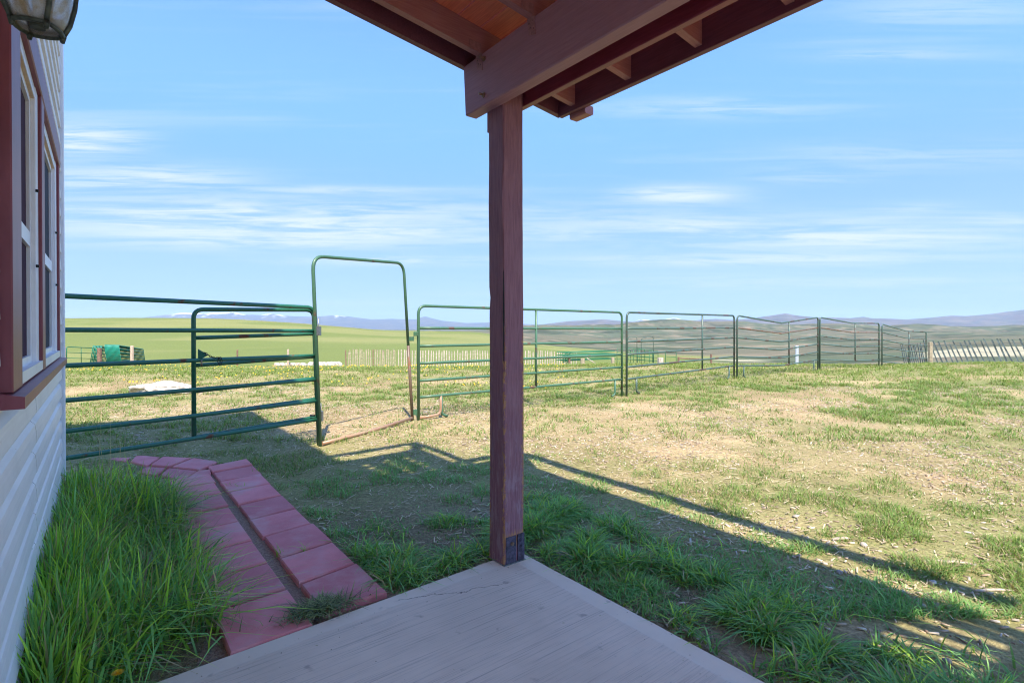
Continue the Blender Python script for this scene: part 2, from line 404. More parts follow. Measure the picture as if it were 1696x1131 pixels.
M['paver'] = mat_paver()

def mat_ground():
    t = NT('yard_ground'); ob = t.coord('Object'); a = t.add('VertexColor'); a.layer_name = 'tint'
    w = t.noise(ob, 9, 6, .7); f = t.noise(ob, 45, 5, .75); g = t.noise(ob, 160, 3, .7); far = t.noise(t.coord('Object', (1, 1, 1)), .05, 8, .7)
    cam_n = t.noise(ob, 1.1, 8, .75)
    c = t.mix(t.ramp(f, .35, .68), t.mix(1., a.outputs[0], (.66, .64, .62), 'MULTIPLY'), t.mix(1., a.outputs[0], (1.28, 1.25, 1.2), 'MULTIPLY'))
    c = t.mix(t.math('MULTIPLY', t.ramp(w, .56, .68), .3), c, t.mix(1., a.outputs[0], (.62, .66, .55), 'MULTIPLY'))
    c = t.mix(t.math('MULTIPLY', t.ramp(cam_n, .52, .68), .3), c, t.mix(1., a.outputs[0], (.72, .78, .62), 'MULTIPLY'))
    c = t.mix(t.math('MULTIPLY', t.ramp(far, .48, .66), .35), c, t.mix(1., a.outputs[0], (.66, .72, .68), 'MULTIPLY'))
    t.col(c); t.rough(.95); t.b.inputs['Specular IOR Level'].default_value = .1
    h = t.math('ADD', t.math('ADD', w, t.math('MULTIPLY', f, .6)), t.math('MULTIPLY', g, .3)); t.bump(h, .6, .03); return t.m
M['ground'] = mat_ground()
def mat_mtn():
    t = NT('mountain_slopes'); ob = t.coord('Object', (1, 1, 3)); a = t.add('VertexColor'); a.layer_name = 'tint'
    n = t.noise(ob, .004, 8, .7); t.col(t.mix(t.ramp(n, .35, .65), a.outputs[0], t.mix(1., a.outputs[0], (.62, .66, .62), 'MULTIPLY'))); t.rough(.95); return t.m
M['mountain'] = mat_mtn()
def mat_blade(name='grass_blade', trans=.35):
    t = NT(name); a = t.add('VertexColor'); a.layer_name = 'tint'
    t.l.new(a.outputs[0], t.b.inputs['Base Color']); t.rough(.5); t.b.inputs['Specular IOR Level'].default_value = .3
    tr = t.add('BsdfTranslucent'); c = t.mix(1., a.outputs[0], (1.3, 1.35, .7), 'MULTIPLY'); t.l.new(c, tr.inputs[0])
    mx = t.add('MixShader'); mx.inputs[0].default_value = trans; t.l.new(t.b.outputs[0], mx.inputs[1]); t.l.new(tr.outputs[0], mx.inputs[2])
    t.l.new(mx.outputs[0], t.out.inputs[0]); return t.m
M['blade'] = mat_blade()
M['chip'] = None
def mat_chip():
    t = NT('wood_chip'); a = t.add('VertexColor'); a.layer_name = 'tint'; t.l.new(a.outputs[0], t.b.inputs['Base Color']); t.rough(.85); t.b.inputs['Specular IOR Level'].default_value = .2; return t.m
M['chip'] = mat_chip()
def mat_soil():
    t = NT('path_bedding_soil'); ob = t.coord('Object'); f = t.noise(ob, 70, 5, .75); n = t.noise(ob, 5, 4, .6)
    c = t.mix(t.ramp(f, .3, .7), (.16, .095, .06), (.42, .28, .18)); c = t.mix(t.math('MULTIPLY', n, .4), c, (.30, .16, .11)); t.col(c); t.rough(.95); t.bump(f, .9, .01); return t.m
M['soil'] = mat_soil()

# ------------------------------------------------------------------ terrain
KX = np.array([-500, 100, 250, 380, 480, 560, 640, 720, 810, 870, 960, 1040, 1120, 1240, 1400, 1500, 1600, 1696, 2200], float)
def zrow(v): return np.full(len(KX), float(v)) if np.isscalar(v) else np.array(v, float)
def yrow(D, ys): return EYE - (np.array(ys, float) - HY) / F * D
rows = [(0.5, zrow(0)), (12, zrow(0)), (16, zrow([-.03] * 9 + [-.02] + [0] * 9)), (19.5, zrow([-.20] * 9 + [-.16, -.10, -.05] + [-.02] * 7)),
        (26, zrow([-.62] * 9 + [-.6, -.6, -.65, -.75, -.9, -.8, -.55, -.5, -.5, -.6])),
        (42, zrow([-1.75] * 9 + [-1.8, -1.9, -2.0, -2.2, -2.6, -3.2, -3.2, -3.0, -3.0, -3.2])),
        (70, yrow(70, [580, 580, 580, 580, 580, 580, 581, 581, 582, 583, 585, 588, 592, 599, 604, 604, 602, 600, 600])),
        (130, yrow(130, [556, 556, 556, 558, 560, 562, 563, 565, 567, 574, 581, 587, 592, 598, 596, 585, 577, 575, 575])),
        (260, yrow(260, [527, 526, 525, 527, 533, 540, 547, 548, 549, 569, 576, 583, 590, 592, 584, 575, 570, 569, 568])),
        (330, yrow(330, [533, 532, 531, 533, 538, 544, 549, 549, 551, 570, 577, 583, 587, 588, 579, 571, 567, 566, 565])),
        (600, yrow(600, [548, 548, 548, 548, 548, 550, 552, 553, 551, 564, 569, 573, 575, 572, 567, 563, 561, 560, 560])),
        (950, yrow(950, [547, 547, 547, 547, 547, 548, 549, 550, 550, 555, 558, 560, 562, 558, 558, 556, 555, 555, 554])),
        (1300, yrow(1300, [546, 546, 546, 546, 546, 547, 549, 550, 548, 548, 550, 551, 549, 552, 549, 551, 549, 551, 550])),
        (2100, yrow(2100, [546, 546, 546, 546, 546, 547, 549, 549, 546, 541, 536, 533, 534, 532, 536, 541, 541, 540, 540])),
        (2700, yrow(2700, [547, 547, 547, 547, 547, 548, 549, 549, 548, 544, 540, 538, 538, 538, 540, 543, 543, 543, 543])),
        (5000, zrow(-25)), (16000, zrow(-60)), (30000, zrow(-60))]
LD = np.log([r[0] for r in rows]); TZ = np.array([r[1] for r in rows])
GL = np.linspace(math.log(.5), math.log(30000), 560); GX = np.linspace(-500, 2200, 271)
tmp = np.array([np.interp(GX, KX, r) for r in TZ])                    # rows x GX
G = np.array([np.interp(GL, LD, tmp[:, j]) for j in range(len(GX))]).T  # GL x GX
def smooth(A, k, ax):
    w = np.hanning(2 * k + 3)[1:-1]; w /= w.sum(); P = np.pad(A, [(k, k) if i == ax else (0, 0) for i in range(2)], 'edge')
    return sum(w[i] * np.take(P, range(i, i + A.shape[ax]), ax) for i in range(len(w)))
G = smooth(smooth(G, 7, 0), 6, 1)
def DX(x, y):
    x = np.asarray(x, float); y = np.asarray(y, float); r = np.hypot(x, y); az = np.abs(np.arctan2(x, y)); az = np.minimum(az, 1.0) * np.sign(x)
    return np.maximum(r * np.cos(az), .5), CX + F * np.tan(az)
def terrain(x, y):
    D, X = DX(x, y)
    a = np.clip((np.log(D) - GL[0]) / (GL[1] - GL[0]), 0, len(GL) - 1.001); b = np.clip((X - GX[0]) / (GX[1] - GX[0]), 0, len(GX) - 1.001)
    i = a.astype(int); j = b.astype(int); fa = a - i; fb = b - j
    z = (G[i, j] * (1 - fa) + G[i + 1, j] * fa) * (1 - fb) + (G[i, j + 1] * (1 - fa) + G[i + 1, j + 1] * fa) * fb
    # lumps: small in the yard, gullied hills far away
    z = z + (fbm(x * 1.3, y * 1.3, 4, 5) - .5) * .05 * sstep(D, 1.5, 6) + (fbm(x * .22, y * .22, 3, 9) - .5) * .16 * sstep(D, 4, 14)
    z = z + (fbm(x / 14., y / 14., 4, 19) - .5) * 1.0 * sstep(D, 40, 110) * (1 - .6 * sstep(X, 900, 800)) 
    hill = sstep(D, 330, 700) * sstep(X, 780, 880) * (1 - sstep(D, 2400, 3500))
    rd = np.abs(fbm(x / 330., y / 420., 4, 23, .45) - .5) * 2
    z = z + hill * (rd - .35) * np.clip(D, 0, 2400) * .017
    u, v = uvof(x, y); fl = sstep(u, 1.7, 1.25) * sstep(v, 7.0, 6.0) * sstep(np.hypot(x, y), 9, 8)
    z = z * (1 - fl) - .034 * fl
    z = z - .035 * sstep(4.5 - np.hypot(x, y), 0, 2) * (1 - fl)
    return z
def uvof(x, y): return x * CP + y * SP, -x * SP + y * CP
def gz(x, y): return float(terrain(np.array([x]), np.array([y]))[0])

def uvof(x, y): return x * CP + y * SP, -x * SP + y * CP
def lush(x, y):
    """how thick the living grass is, 0..1"""
    D, X = DX(x, y); u, v = uvof(x, y)
    n = fbm(x * .9, y * .9, 4, 31); n2 = fbm(x * .25, y * .25, 3, 41); n3 = fbm(x * 3.2, y * 3.2, 3, 51)
    g = sstep(n * .5 + n2 * .35 + n3 * .15, .38, .57) * .88
    g = np.maximum(g, sstep(D, 10.5, 15) * (.35 + .65 * sstep(n, .32, .55)))
    g = np.maximum(g, sstep(X, 1100, 1500) * sstep(D, 5.2, 7.5) * (.15 + .85 * sstep(n, .38, .56)))
    # bare trodden ground by the gate and middle of the yard
    bare = np.exp(-(((x + .6) / 2.6) ** 2 + ((y - 7.6) / 1.5) ** 2)) + .8 * np.exp(-(((x - 1.5) / 2.8) ** 2 + ((y - 6.3) / 1.3) ** 2)) + .8 * np.exp(-(((x - 3.9) / 1.6) ** 2 + ((y - 4.8) / .8) ** 2)) + np.exp(-(((x + 5) / 3) ** 2 + ((y - 8.3) / 1.0) ** 2))
    g = g * (1 - .62 * np.clip(bare, 0, 1))
    g = np.maximum(g, .55 * sstep(n3 * .6 + n * .4, .40, .60) * sstep(v, 6.0, 5.0) * sstep(u, 3.0, 2.6))
    # band of thick grass along the slab
    e1 = np.exp(-((u - 2.27 - .12 * sstep(v, 1.6, .8)) / .23) ** 2) * sstep(v, 2.75, 2.3) * sstep(n3 + .22 * sstep(v, .4, 1.8), .40, .56) * sstep(u, 1.96, 2.10)
    e2 = np.exp(-((v - 2.72) / .24) ** 2) * sstep(u, 1.05, 1.35) * sstep(u, 2.6, 2.2)
    g = np.maximum(g, np.maximum(e1, e2))
    return np.clip(g, 0, 1)

def ground_cols(x, y):
    D, X = DX(x, y); n = fbm(x * .6, y * .6, 5, 61); m = fbm(x * 2.7, y * 2.7, 4, 71)
    k = np.ones((len(x), 1))
    dirt = np.array([.43, .315, .175]); dirt2 = np.array([.33, .245, .13]); straw = np.array([.52, .405, .22]); green = np.array([.19, .225, .075])
    c = dirt * k; c = c + (dirt2 - c) * sstep(n, .45, .65)[:, None]; c = c + (straw - c) * (sstep(m, .5, .7) * .7)[:, None]
    g = lush(x, y); c = c + (green - c) * (g * .75)[:, None]
    # darker soil along the outer edges of the slab
    u, v = uvof(x, y); dark_soil = np.exp(-((u - 2.15) / .5) ** 2) * sstep(v, 3.2, 2.6) + np.exp(-((v - 3.0) / .8) ** 2) * sstep(u, 2.6, 2.2)
    c = c + (np.array([.26, .19, .14]) - c) * (np.clip(dark_soil, 0, 1) * .55)[:, None]
    field = np.array([.165, .20, .058]); fieldy = np.array([.23, .24, .085]); sage = np.array([.105, .128, .075]); sage2 = np.array([.145, .138, .088]); pale = np.array([.40, .37, .25])
    f = sstep(D, 26, 42)[:, None]; fc = field + (fieldy - field) * sstep(fbm(x / 30., y / 30., 5, 81), .38, .62)[:, None]
    rim = (sstep(D, 225, 258) * sstep(fbm(x / 12., y / 12., 4, 87), .45, .62))[:, None]
    fc = fc + (np.array([.24, .2, .11]) - fc) * rim * .7
    c = c * (1 - f) + fc * f
    s = np.maximum(sstep(D, 290, 340), sstep(X + (fbm(x / 20., y / 20., 3, 3) - .5) * 120, 1130, 1240) * sstep(D, 24, 40))[:, None]
    sn = fbm(x / 170., y / 170., 6, 91, .6)
    sc = sage + (sage2 - sage) * sstep(sn, .42, .60)[:, None]
    sc = sc + (np.array([.045, .06, .035]) - sc) * (.75 * sstep(fbm(x / 90., y / 60., 5, 95, .65), .53, .66))[:, None]
    sc = sc + (np.array([.34, .26, .18]) - sc) * (.5 * sstep(fbm(x / 60., y / 40., 5, 97, .6), .62, .70))[:, None]
    c = c * (1 - s) + sc * s
    pm = (sstep(X, 1500, 1560) * sstep(D, 84, 95) * (1 - sstep(D, 135, 150)) + sstep(X, 1150, 1180) * (1 - sstep(X, 1240, 1290)) * sstep(D, 100, 118) * (1 - sstep(D, 160, 190)))
    pm = np.clip(pm * (.7 + .6 * fbm(x / 6., y / 3., 4, 99)), 0, 1)[:, None]
    c = c * (1 - pm) + pale * pm
    return c

def build_ground():
    azf = np.linspace(-R(57), R(57), 420); azb = np.linspace(R(57), R(303), 70)[1:-1]
    az = np.concatenate([azf, azb]); nr = 430
    rr = np.concatenate([np.exp(np.linspace(math.log(.35), math.log(3600), nr)), [5000, 8000, 14000, 22000]]); nr = len(rr); na = len(az)
    A, Rr = np.meshgrid(az, rr); x = (np.sin(A) * Rr).ravel(); y = (np.cos(A) * Rr).ravel()
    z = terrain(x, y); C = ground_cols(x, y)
    V = np.stack([x, y, z], 1); V = np.vstack([V, [[0, 0, -.035]]]); C = np.vstack([C, [[.3, .22, .15]]])
    i = np.arange(nr - 1)[:, None]; j = np.arange(na)[None, :]; jn = (j + 1) % na
    q = np.stack([i * na + j, i * na + jn, (i + 1) * na + jn, (i + 1) * na + j], -1).reshape(-1, 4)[:, ::-1]
    jj = np.arange(na); t = np.stack([np.full(na, nr * na), jj, (jj + 1) % na], 1)[:, ::-1]
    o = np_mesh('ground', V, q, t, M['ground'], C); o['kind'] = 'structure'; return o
build_ground()

def mountains(name, D0, prof, colf, depth=2600, seed=0, base=-60, noise=.18):
    Xs = np.linspace(-700, 2450, 700); ds = np.linspace(-1, .8, 46)
    px = np.array([p[0] for p in prof], float); py = np.array([p[1] for p in prof], float)
    top = EYE - (np.interp(Xs, px, py) - HY) / F * D0
    XX, SS = np.meshgrid(Xs, ds); T = np.interp(XX, Xs, top)
    D = D0 + SS * depth; x = (XX - CX) / F * D; y = D
    rd = 1 - np.abs(fbm(x / (depth * .34), y / (depth * .45), 6, seed, .55) - .5) * 2.2
    prof_s = np.where(SS < 0, (1 + SS) ** 1.25, (1 - SS / .8) ** 1.5)
    H = (T - base)
    z = base + H * prof_s * (1 + noise * (rd - .8) * (1 - prof_s) * 3.0) + (rd - .8) * H * .05
    cc = colf(x.ravel(), y.ravel(), z.ravel(), rd.ravel(), T.ravel(), XX.ravel())
    V = np.stack([x.ravel(), y.ravel(), z.ravel()], 1); n = len(Xs)
    i = np.arange(len(ds) - 1)[:, None]; j = np.arange(n - 1)[None, :]
    q = np.stack([i * n + j, i * n + j + 1, (i + 1) * n + j + 1, (i + 1) * n + j], -1).reshape(-1, 4)
    o = np_mesh(name, V, q, None, M['mountain'], cc); o['kind'] = 'structure'; return o
def c_far(x, y, z, rd, T, X):
    c = np.array([.055, .065, .075]) + np.zeros((len(x), 3)); n = fbm(x / 240., y / 500., 5, 7, .65)
    c = c + (np.array([.10, .09, .08]) - c) * sstep(n, .45, .62)[:, None]
    zone = np.clip(sstep(X, 270, 300) * (1 - sstep(X, 395, 420)) + sstep(X, 430, 440) * (1 - sstep(X, 462, 476)) + sstep(X, 552, 558) * (1 - sstep(X, 568, 574)) + sstep(X, 1048, 1062) * (1 - sstep(X, 1142, 1150)), 0, 1)
    sn = sstep(fbm(x / 150., y / 260., 5, 12, .65) + .35 * sstep(z / T, .86, .99), .60, .70) * zone * sstep(z / T, .66, .8)
    return c + (np.array([.85, .87, .9]) - c) * (sn * 1.)[:, None]
far_prof = [(-700, 526), (100, 530), (230, 527), (262, 523), (300, 518), (340, 519), (388, 516), (402, 520), (430, 522), (447, 519.5), (486, 524), (520, 525), (556, 522), (576, 524), (615, 529), (650, 528),
            (688, 529), (704, 523.5), (716, 527), (732, 531), (772, 535), (812, 534), (860, 536), (900, 538), (1000, 538), (1048, 533), (1060, 529), (1078, 530), (1086, 533), (1100, 529), (1118, 526), (1128, 529), (1140, 531), (1200, 534), (1300, 533), (2450, 536)]
mountains('mountains_far', 15500, far_prof, c_far, 3600, 101)
def c_mid(x, y, z, rd, T, X):
    c = np.array([.10, .075, .07]) + np.zeros((len(x), 3)); n = fbm(x / 300., y / 300., 5, 17, .65)
    c = c + (np.array([.15, .12, .09]) - c) * sstep(n, .42, .62)[:, None]; m = fbm(x / 150., y / 120., 5, 27, .6)
    return c + (np.array([.07, .08, .07]) - c) * (.8 * sstep(m, .50, .62))[:, None]
mid_prof = [(-700, 552), (600, 552), (800, 546), (850, 541), (900, 537), (940, 532), (1000, 528.5), (1022, 531), (1060, 534), (1140, 532), (1165, 529), (1185, 528), (1210, 530), (1240, 528), (1275, 523), (1292, 520), (1302, 518.5), (1312, 521),
            (1350, 525), (1410, 527), (1430, 524.5), (1445, 527), (1500, 529), (1545, 526), (1575, 523), (1600, 523.5), (1640, 520), (1696, 513), (1800, 508), (2000, 515), (2450, 520)]
mountains('mountains_mid', 8200, mid_prof, c_mid, 2600, 201)

# haze: one even box of air
hb = MB().box(-24000, 24000, -3000, 23000, -140, 620); hz = hb.build('haze', None) if False else None
me = bpy.data.meshes.new('haze'); me.from_pydata(hb.v, [], hb.f); me.update()
hm = bpy.data.materials.new('haze_air'); hm.use_nodes = True; hn = hm.node_tree; hn.nodes.remove(hn.nodes['Principled BSDF'])
pv = hn.nodes.new('ShaderNodeVolumePrincipled'); pv.inputs['Color'].default_value = (.66, .82, 1.0, 1); pv.inputs['Density'].default_value = 4.6e-5; pv.inputs['Anisotropy'].default_value = 0.0
hn.links.new(pv.outputs[0], hn.nodes['Material Output'].inputs['Volume']); me.materials.append(hm)
hz = bpy.data.objects.new('haze', me); col.objects.link(hz); hz['kind'] = 'stuff'; hz['label'] = 'thin blue haze that softens the distant hills'

# ------------------------------------------------------------------ slab and path
def build_slab():
    A, B, Cc, D = (1.93, 2.425), (-.20, 2.325), (-.20, -3.4), (1.93, -3.4)
    t = .0; e = .012
    ring = [(A[0], A[1]), (B[0], B[1]), (Cc[0], Cc[1]), (D[0], D[1])]
    inn = [(A[0] - e, A[1] - e), (B[0], B[1] - e), (Cc[0], Cc[1]), (D[0] - e, D[1])]
    # subdivide the long edges and wobble them a little so that the cast edge is not ruler straight
    def walk(P, n=60, w=.004):
        out = []
        for k in range(4):
            a, b = P[k], P[(k + 1) % 4]
            for i in range(n):
                q = i / n; out.append((a[0] + (b[0] - a[0]) * q, a[1] + (b[1] - a[1]) * q))
        return [(x + (float(vnoise(np.array([x * 9 + 3]), np.array([y * 9]), 4)[0]) - .5) * w, y + (float(vnoise(np.array([x * 9]), np.array([y * 9 + 5]), 6)[0]) - .5) * w) for (x, y) in out]
    ro, ri = walk(ring), walk(inn); n = len(ro)
    vs = [(x, y, -.14) for x, y in ro] + [(x, y, -.009) for x, y in ro] + [(x, y, 0.) for x, y in ri]
    fs = []
    for k in range(n):
        l = (k + 1) % n; fs += [(l, k, n + k, n + l), (n + l, n + k, 2 * n + k, 2 * n + l)]
    fs.append(tuple(2 * n + k for k in range(n - 1, -1, -1)))
    r = empty('patio_slab', (0, 0, 0), PHI)
    bpy.data.objects.remove(r)
    mb = MB().add(vs, fs); o = mb.build('patio', M['concrete']); o.rotation_euler.z = PHI; o['kind'] = 'structure'
    me = o.data
    bm_ok = me.polygons[-1].normal.z
    if bm_ok < 0: me.flip_normals()
build_slab()

def cpx(cx, cy): return (cx / 2.65, 740 + cy / 2.65)
def build_path():
    P = lambda cx, cy: np.array(gpx(*cpx(cx, cy)))
    quads = []
    # outer row: joint lines (left end, right end) from the patio outwards
    W = lambda u, v: np.array(uv2w(u, v))
    jv = [2.425, 2.79, 3.17, 3.555, 3.93, 4.31, 4.68, 5.05, 5.42, 5.69]; kv = [2.352, 2.755, 3.125, 3.52, 3.93, 4.31, 4.665, 5.03, 5.37]
    for i in range(9):
        d = random.uniform(-.006, .006); e = .012 * max(0, i - 5); sk = .05 if i < 8 else .08
        v0, v1 = jv[i] + .012, jv[i + 1] - .012
        quads.append((W(.800 + d, v0), W(1.115 + d + e, v0 + sk * (i > 0)), W(1.115 + d + e, v1 + sk), W(.800 + d, v1)))
    for i in range(8):
        d = random.uniform(-.005, .005); e = .011 * max(0, i - 4); v0, v1 = kv[i] + (.012 if i else .006), kv[i + 1] - .012
        quads.append((W(.405 + d, v0 - .0), W(.735 + d + e, v0 + (.025 if i else .015)), W(.735 + d + e, v1 + .025), W(.405 + d, v1)))
    # the turn towards the gate
    T = [[(738, 88), (868, 101), (800, 145), (690, 122)], [(868, 101), (925, 97), (930, 115), (800, 145)],
         [(848, 47), (965, 62), (872, 100), (745, 86)], [(712, 41), (845, 47), (738, 86), (652, 80)], [(598, 31), (708, 40), (648, 79), (560, 62)],
         [(500, 26), (592, 31), (552, 61), (440, 50)], [(640, 84), (733, 88), (684, 121), (590, 108)], [(395, 22), (494, 26), (436, 49), (330, 42)], [(290, 15), (390, 20), (325, 42), (220, 33)]]
    for q in T: quads.append(tuple(P(*c) for c in q))
    # bedding
    path = None
    allp = np.array([c for q in quads for c in q])
    mb = MB()
    xs = [uv2w(-.2, 2.33), uv2w(1.15, 2.40)]
    outl = [quads[0][0] * 0 + np.array(uv2w(.28, 2.36)), np.array(uv2w(1.16, 2.40))] + [q[1] for q in quads[1:9]] + [quads[8][2], quads[19][1], quads[20][0], P(598, 27), P(290, 11), P(220, 36), P(440, 58), P(590, 112), P(690, 130)] + [q[0] for q in quads[16:9:-1]]
    outl = [np.array(p) for p in outl]
    n = len(outl); mb.add([(p[0], p[1], -.030) for p in outl] + [(p[0], p[1], -.12) for p in outl], [tuple(range(n))] + [(k, (k + 1) % n, n + (k + 1) % n, n + k) for k in range(n)])
    path = mb.build('path', M['soil']); path['kind'] = 'structure'
    if path.data.polygons[0].normal.z < 0: path.data.flip_normals()
    for qi, q in enumerate(quads):
        c = sum(q) / 4; q = [c + (p - c) * (1 - (.0135 if qi > 16 else .002) / max(np.linalg.norm(p - c), .05)) for p in q]
        area = sum(q[i][0] * q[(i + 1) % 4][1] - q[(i + 1) % 4][0] * q[i][1] for i in range(4))
        if area < 0: q = q[::-1]
        z1 = -.002 + random.uniform(-.005, .005); tl = [random.uniform(-.003, .003) for _ in range(4)]
        z0 = z1 - .05; e = .008
        inn = [c + (p - c) * (1 - e / max(np.linalg.norm(p - c), .05)) for p in q]
        vs = [(p[0], p[1], z0) for p in q] + [(p[0], p[1], z1 - e + tl[i]) for i, p in enumerate(q)] + [(p[0], p[1], z1 + tl[i]) for i, p in enumerate(inn)]
        fs = [(8, 9, 10, 11)] + [(k, (k + 1) % 4, 4 + (k + 1) % 4, 4 + k) for k in range(4)] + [(4 + k, 4 + (k + 1) % 4, 8 + (k + 1) % 4, 8 + k) for k in range(4)]
        MB().add(vs, fs).build('paver', M['paver'], path)
    return quads
PAVERS = build_path()

# ------------------------------------------------------------------ house
def build_house():
    H = empty('house', (0, 0, 0), PHI)
    tag(H, 'white sided house wall with dark red trimmed windows at the left edge', 'house')
    WU = -.22; V0, V1 = -4.0, 5.0; ZT = 6.2
    ZS, ZH = 1.12, 2.40                                  # window bottom / top of trim
    wins = [(2.235, 2.98, M['glass']), (3.13, 4.18, M['glass2'])]
    mb = MB().box(WU - 9, WU - .03, V0, V1 - .005, -.12, ZT); mb.build('wall', M['vinyl'], H, local=True)
    # siding: lap boards, each one a long prism, split round the windows and at the lap seams
    cr = .127; k = 0; z = -.08
    seam = 3.02
    while z < ZT - .02:
        z1 = z + cr
        segs = [(V0, seam), (seam, V1 - .045)] if k % 2 == 0 or z < ZS else [(V0, .4), (.4, V1 - .045)]
        if z1 > ZS - .02 and z < ZH:
            segs = [(V0, 2.0), (4.26, V1 - .045)]
            if z1 > ZH: segs = [(V0, seam), (seam, V1 - .045)]; z_lo = max(z, ZH)
        zl = z
        if z < ZH < z1: zl = ZH
        for (a, b) in segs:
            a2, b2 = a + .002, b - .002; sh = .0012 * (1 if a > 1 else 0)
            u0 = WU - .03; prof = [(u0, zl), (WU + .004 + sh, zl), (WU + .006 + sh, zl + .006), (WU + .004 + sh, zl + .05), (WU + .000 + sh, zl + (z1 - zl) * .62), (WU - .020 + sh, zl + (z1 - zl) * .80), (WU - .021 + sh, z1 - .001), (u0, z1 - .001)]
            n = len(prof); vs = [(u, a2, zz) for u, zz in prof] + [(u, b2, zz) for u, zz in prof]
            fs = [(i, (i + 1) % n, n + (i + 1) % n, n + i) for i in range(n)] + [tuple(range(n - 1, -1, -1)), tuple(range(n, 2 * n))]
            o = MB().add(vs, fs).build('siding_board', M['siding'], H, local=True)
        z = z1; k += 1
    # corner post and end wall siding is out of sight; corner trim
    mb = MB().box(WU - .03, WU + .022, V1 - .045, V1 + .02, -.10, ZT, .004); mb.build('corner_trim', M['vinyl'], H, local=True)
    T = .03
    def vert(mat, v0, v1, name, u1=WU + T, z0=ZS, z1=ZH, bev=.004):
        return MB().box(WU - .02, u1, v0, v1, z0, z1, bev).build(name, mat, H, local=True)
    vert(M['trim_red'], 2.98 + .002, 3.13 - .002, 'window_trim', WU + T)
    vert(M['trim_red'], 4.18 + .002, 4.25, 'window_trim', WU + T)
    vert(M['trim_red'], 2.01, 2.235 - .002, 'window_trim', WU + T)
    MB().box(WU - .02, WU + T + .004, 2.0, 4.26, ZH - .13, ZH, .004).build('head_trim', M['trim_red'], H, local=True)
    sl = MB(); sl.add([(WU - .02, 1.98, ZS - .045), (WU + .056, 1.98, ZS - .045), (WU + .056, 1.98, ZS - .012), (WU - .02, 1.98, ZS + .004),
                       (WU - .02, 4.36, ZS - .045), (WU + .056, 4.36, ZS - .045), (WU + .056, 4.36, ZS - .012), (WU - .02, 4.36, ZS + .004)],
                      [(0, 1, 2, 3), (7, 6, 5, 4), (0, 4, 5, 1), (1, 5, 6, 2), (2, 6, 7, 3), (3, 7, 4, 0)])
    sl.build('window_sill', M['trim_red'], H, local=True)
    for (a, b, gm) in wins:
        z0, z1 = ZS + .006, ZH - .132
        F0, F1 = WU - .028, WU + .018
        fr = MB()
        fr.box(F0, F1, a, a + .05, z0, z1, .003); fr.box(F0, F1, b - .10, b, z0, z1, .003)
        fr.box(F0, F1 + .012, a, b, z0 - .002, z0 + .035); fr.box(F0, F1 - .002, a + .05, b - .10, z1 - .045, z1)
        w = fr.build('window', M['vinyl'], H, local=True)
        MB().box(F0 + .004, F1 - .004, a + .002, b - .002, z1 - .047, z1 - .0455 + .0).build('sunlit_head_face', M['vinyl_sunlit'], w, local=True)  # thin sheet carrying the painted sunlight under the head
        mz = (z0 + z1) / 2 - .05
        s = MB(); u0, u1 = WU - .025, WU + .002
        for (p, q) in ((z0 + .035, mz), (mz, z1 - .047)):
            s.box(u0, u1, a + .05, a + .09, p, q); s.box(u0, u1, b - .14, b - .10, p, q); s.box(u0, u1 + .001, a + .09, b - .14, p, p + .028); s.box(u0, u1 + .001, a + .09, b - .14, q - .028, q)
        s.build('sash', M['vinyl'], w, local=True)
        MB().box(WU - .022, WU - .009, a + .088, b - .138, z0 + .062, mz - .027).build('pane', gm, w, local=True)
        MB().box(WU - .022, WU - .009, a + .088, b - .138, mz + .027, z1 - .074).build('pane', gm, w, local=True)
        for zz in (z0 + .42, z1 - .42):
            MB().tube([(F1, b - .12, zz), (F1 + .010, b - .12, zz)], .006, 8).build('vent_plug', M['dark'], w, local=True)
    # roof high above with its eave, and the balcony whose shadow falls on the yard
    ev = MB(); ev.add([(WU - 9.4, V0 - .4, ZT), (WU + .38, V0 - .4, ZT - .0), (WU + .38, V1 + .32, ZT), (WU - 9.4, V1 + .32, ZT),
                       (WU - 9.4, V0 - .4, ZT + .15), (WU + .38, V0 - .4, ZT + .15), (WU + .38, V1 + .32, ZT + .15), (WU - 9.4, V1 + .32, ZT + .15),
                       (WU - 4.5, V0 - .4, ZT + 1.1), (WU - 4.5, V1 + .32, ZT + 1.1)],
                      [(0, 3, 2, 1), (0, 1, 5, 4), (1, 2, 6, 5), (2, 3, 7, 6), (3, 0, 4, 7), (5, 6, 9, 8), (7, 4, 8, 9), (4, 5, 8), (6, 7, 9)])
    ev.build('roof', M['shingle'], H, local=True)
    bal = MB().box(WU, 1.30, 2.24, 2.28, 4.75, 4.95).box(1.27, 1.31, -.6, 2.24, 4.75, 4.95).box(WU, 1.27, -.6, .6, 4.9, 4.95)
    for i in range(12): bal.box(WU, 1.27, .62 + i * .135, .62 + i * .135 + .075, 4.92, 4.945)  # unseen floor slats, gapped wide to let dapples of sun through
    for i in range(7): bal.box(-.1 + i * .21, .03 + i * .21, .6, 2.24, 4.78, 4.90)
    b = bal.build('balcony', M['paint_u'], H, local=True)
    rl = MB().box(WU, 1.33, 2.20, 2.28, 5.62, 5.70).box(1.25, 1.33, -.6, 2.20, 5.62, 5.70).box(1.24, 1.33, 2.17, 2.26, 4.95, 5.62).box(WU, 1.25, 2.2, 2.24, 4.95, 5.2).box(1.27, 1.31, -.6, 2.17, 4.95, 5.2)
    rl.build('balcony_rail', M['paint_u'], b, local=True)
    return H
build_house()

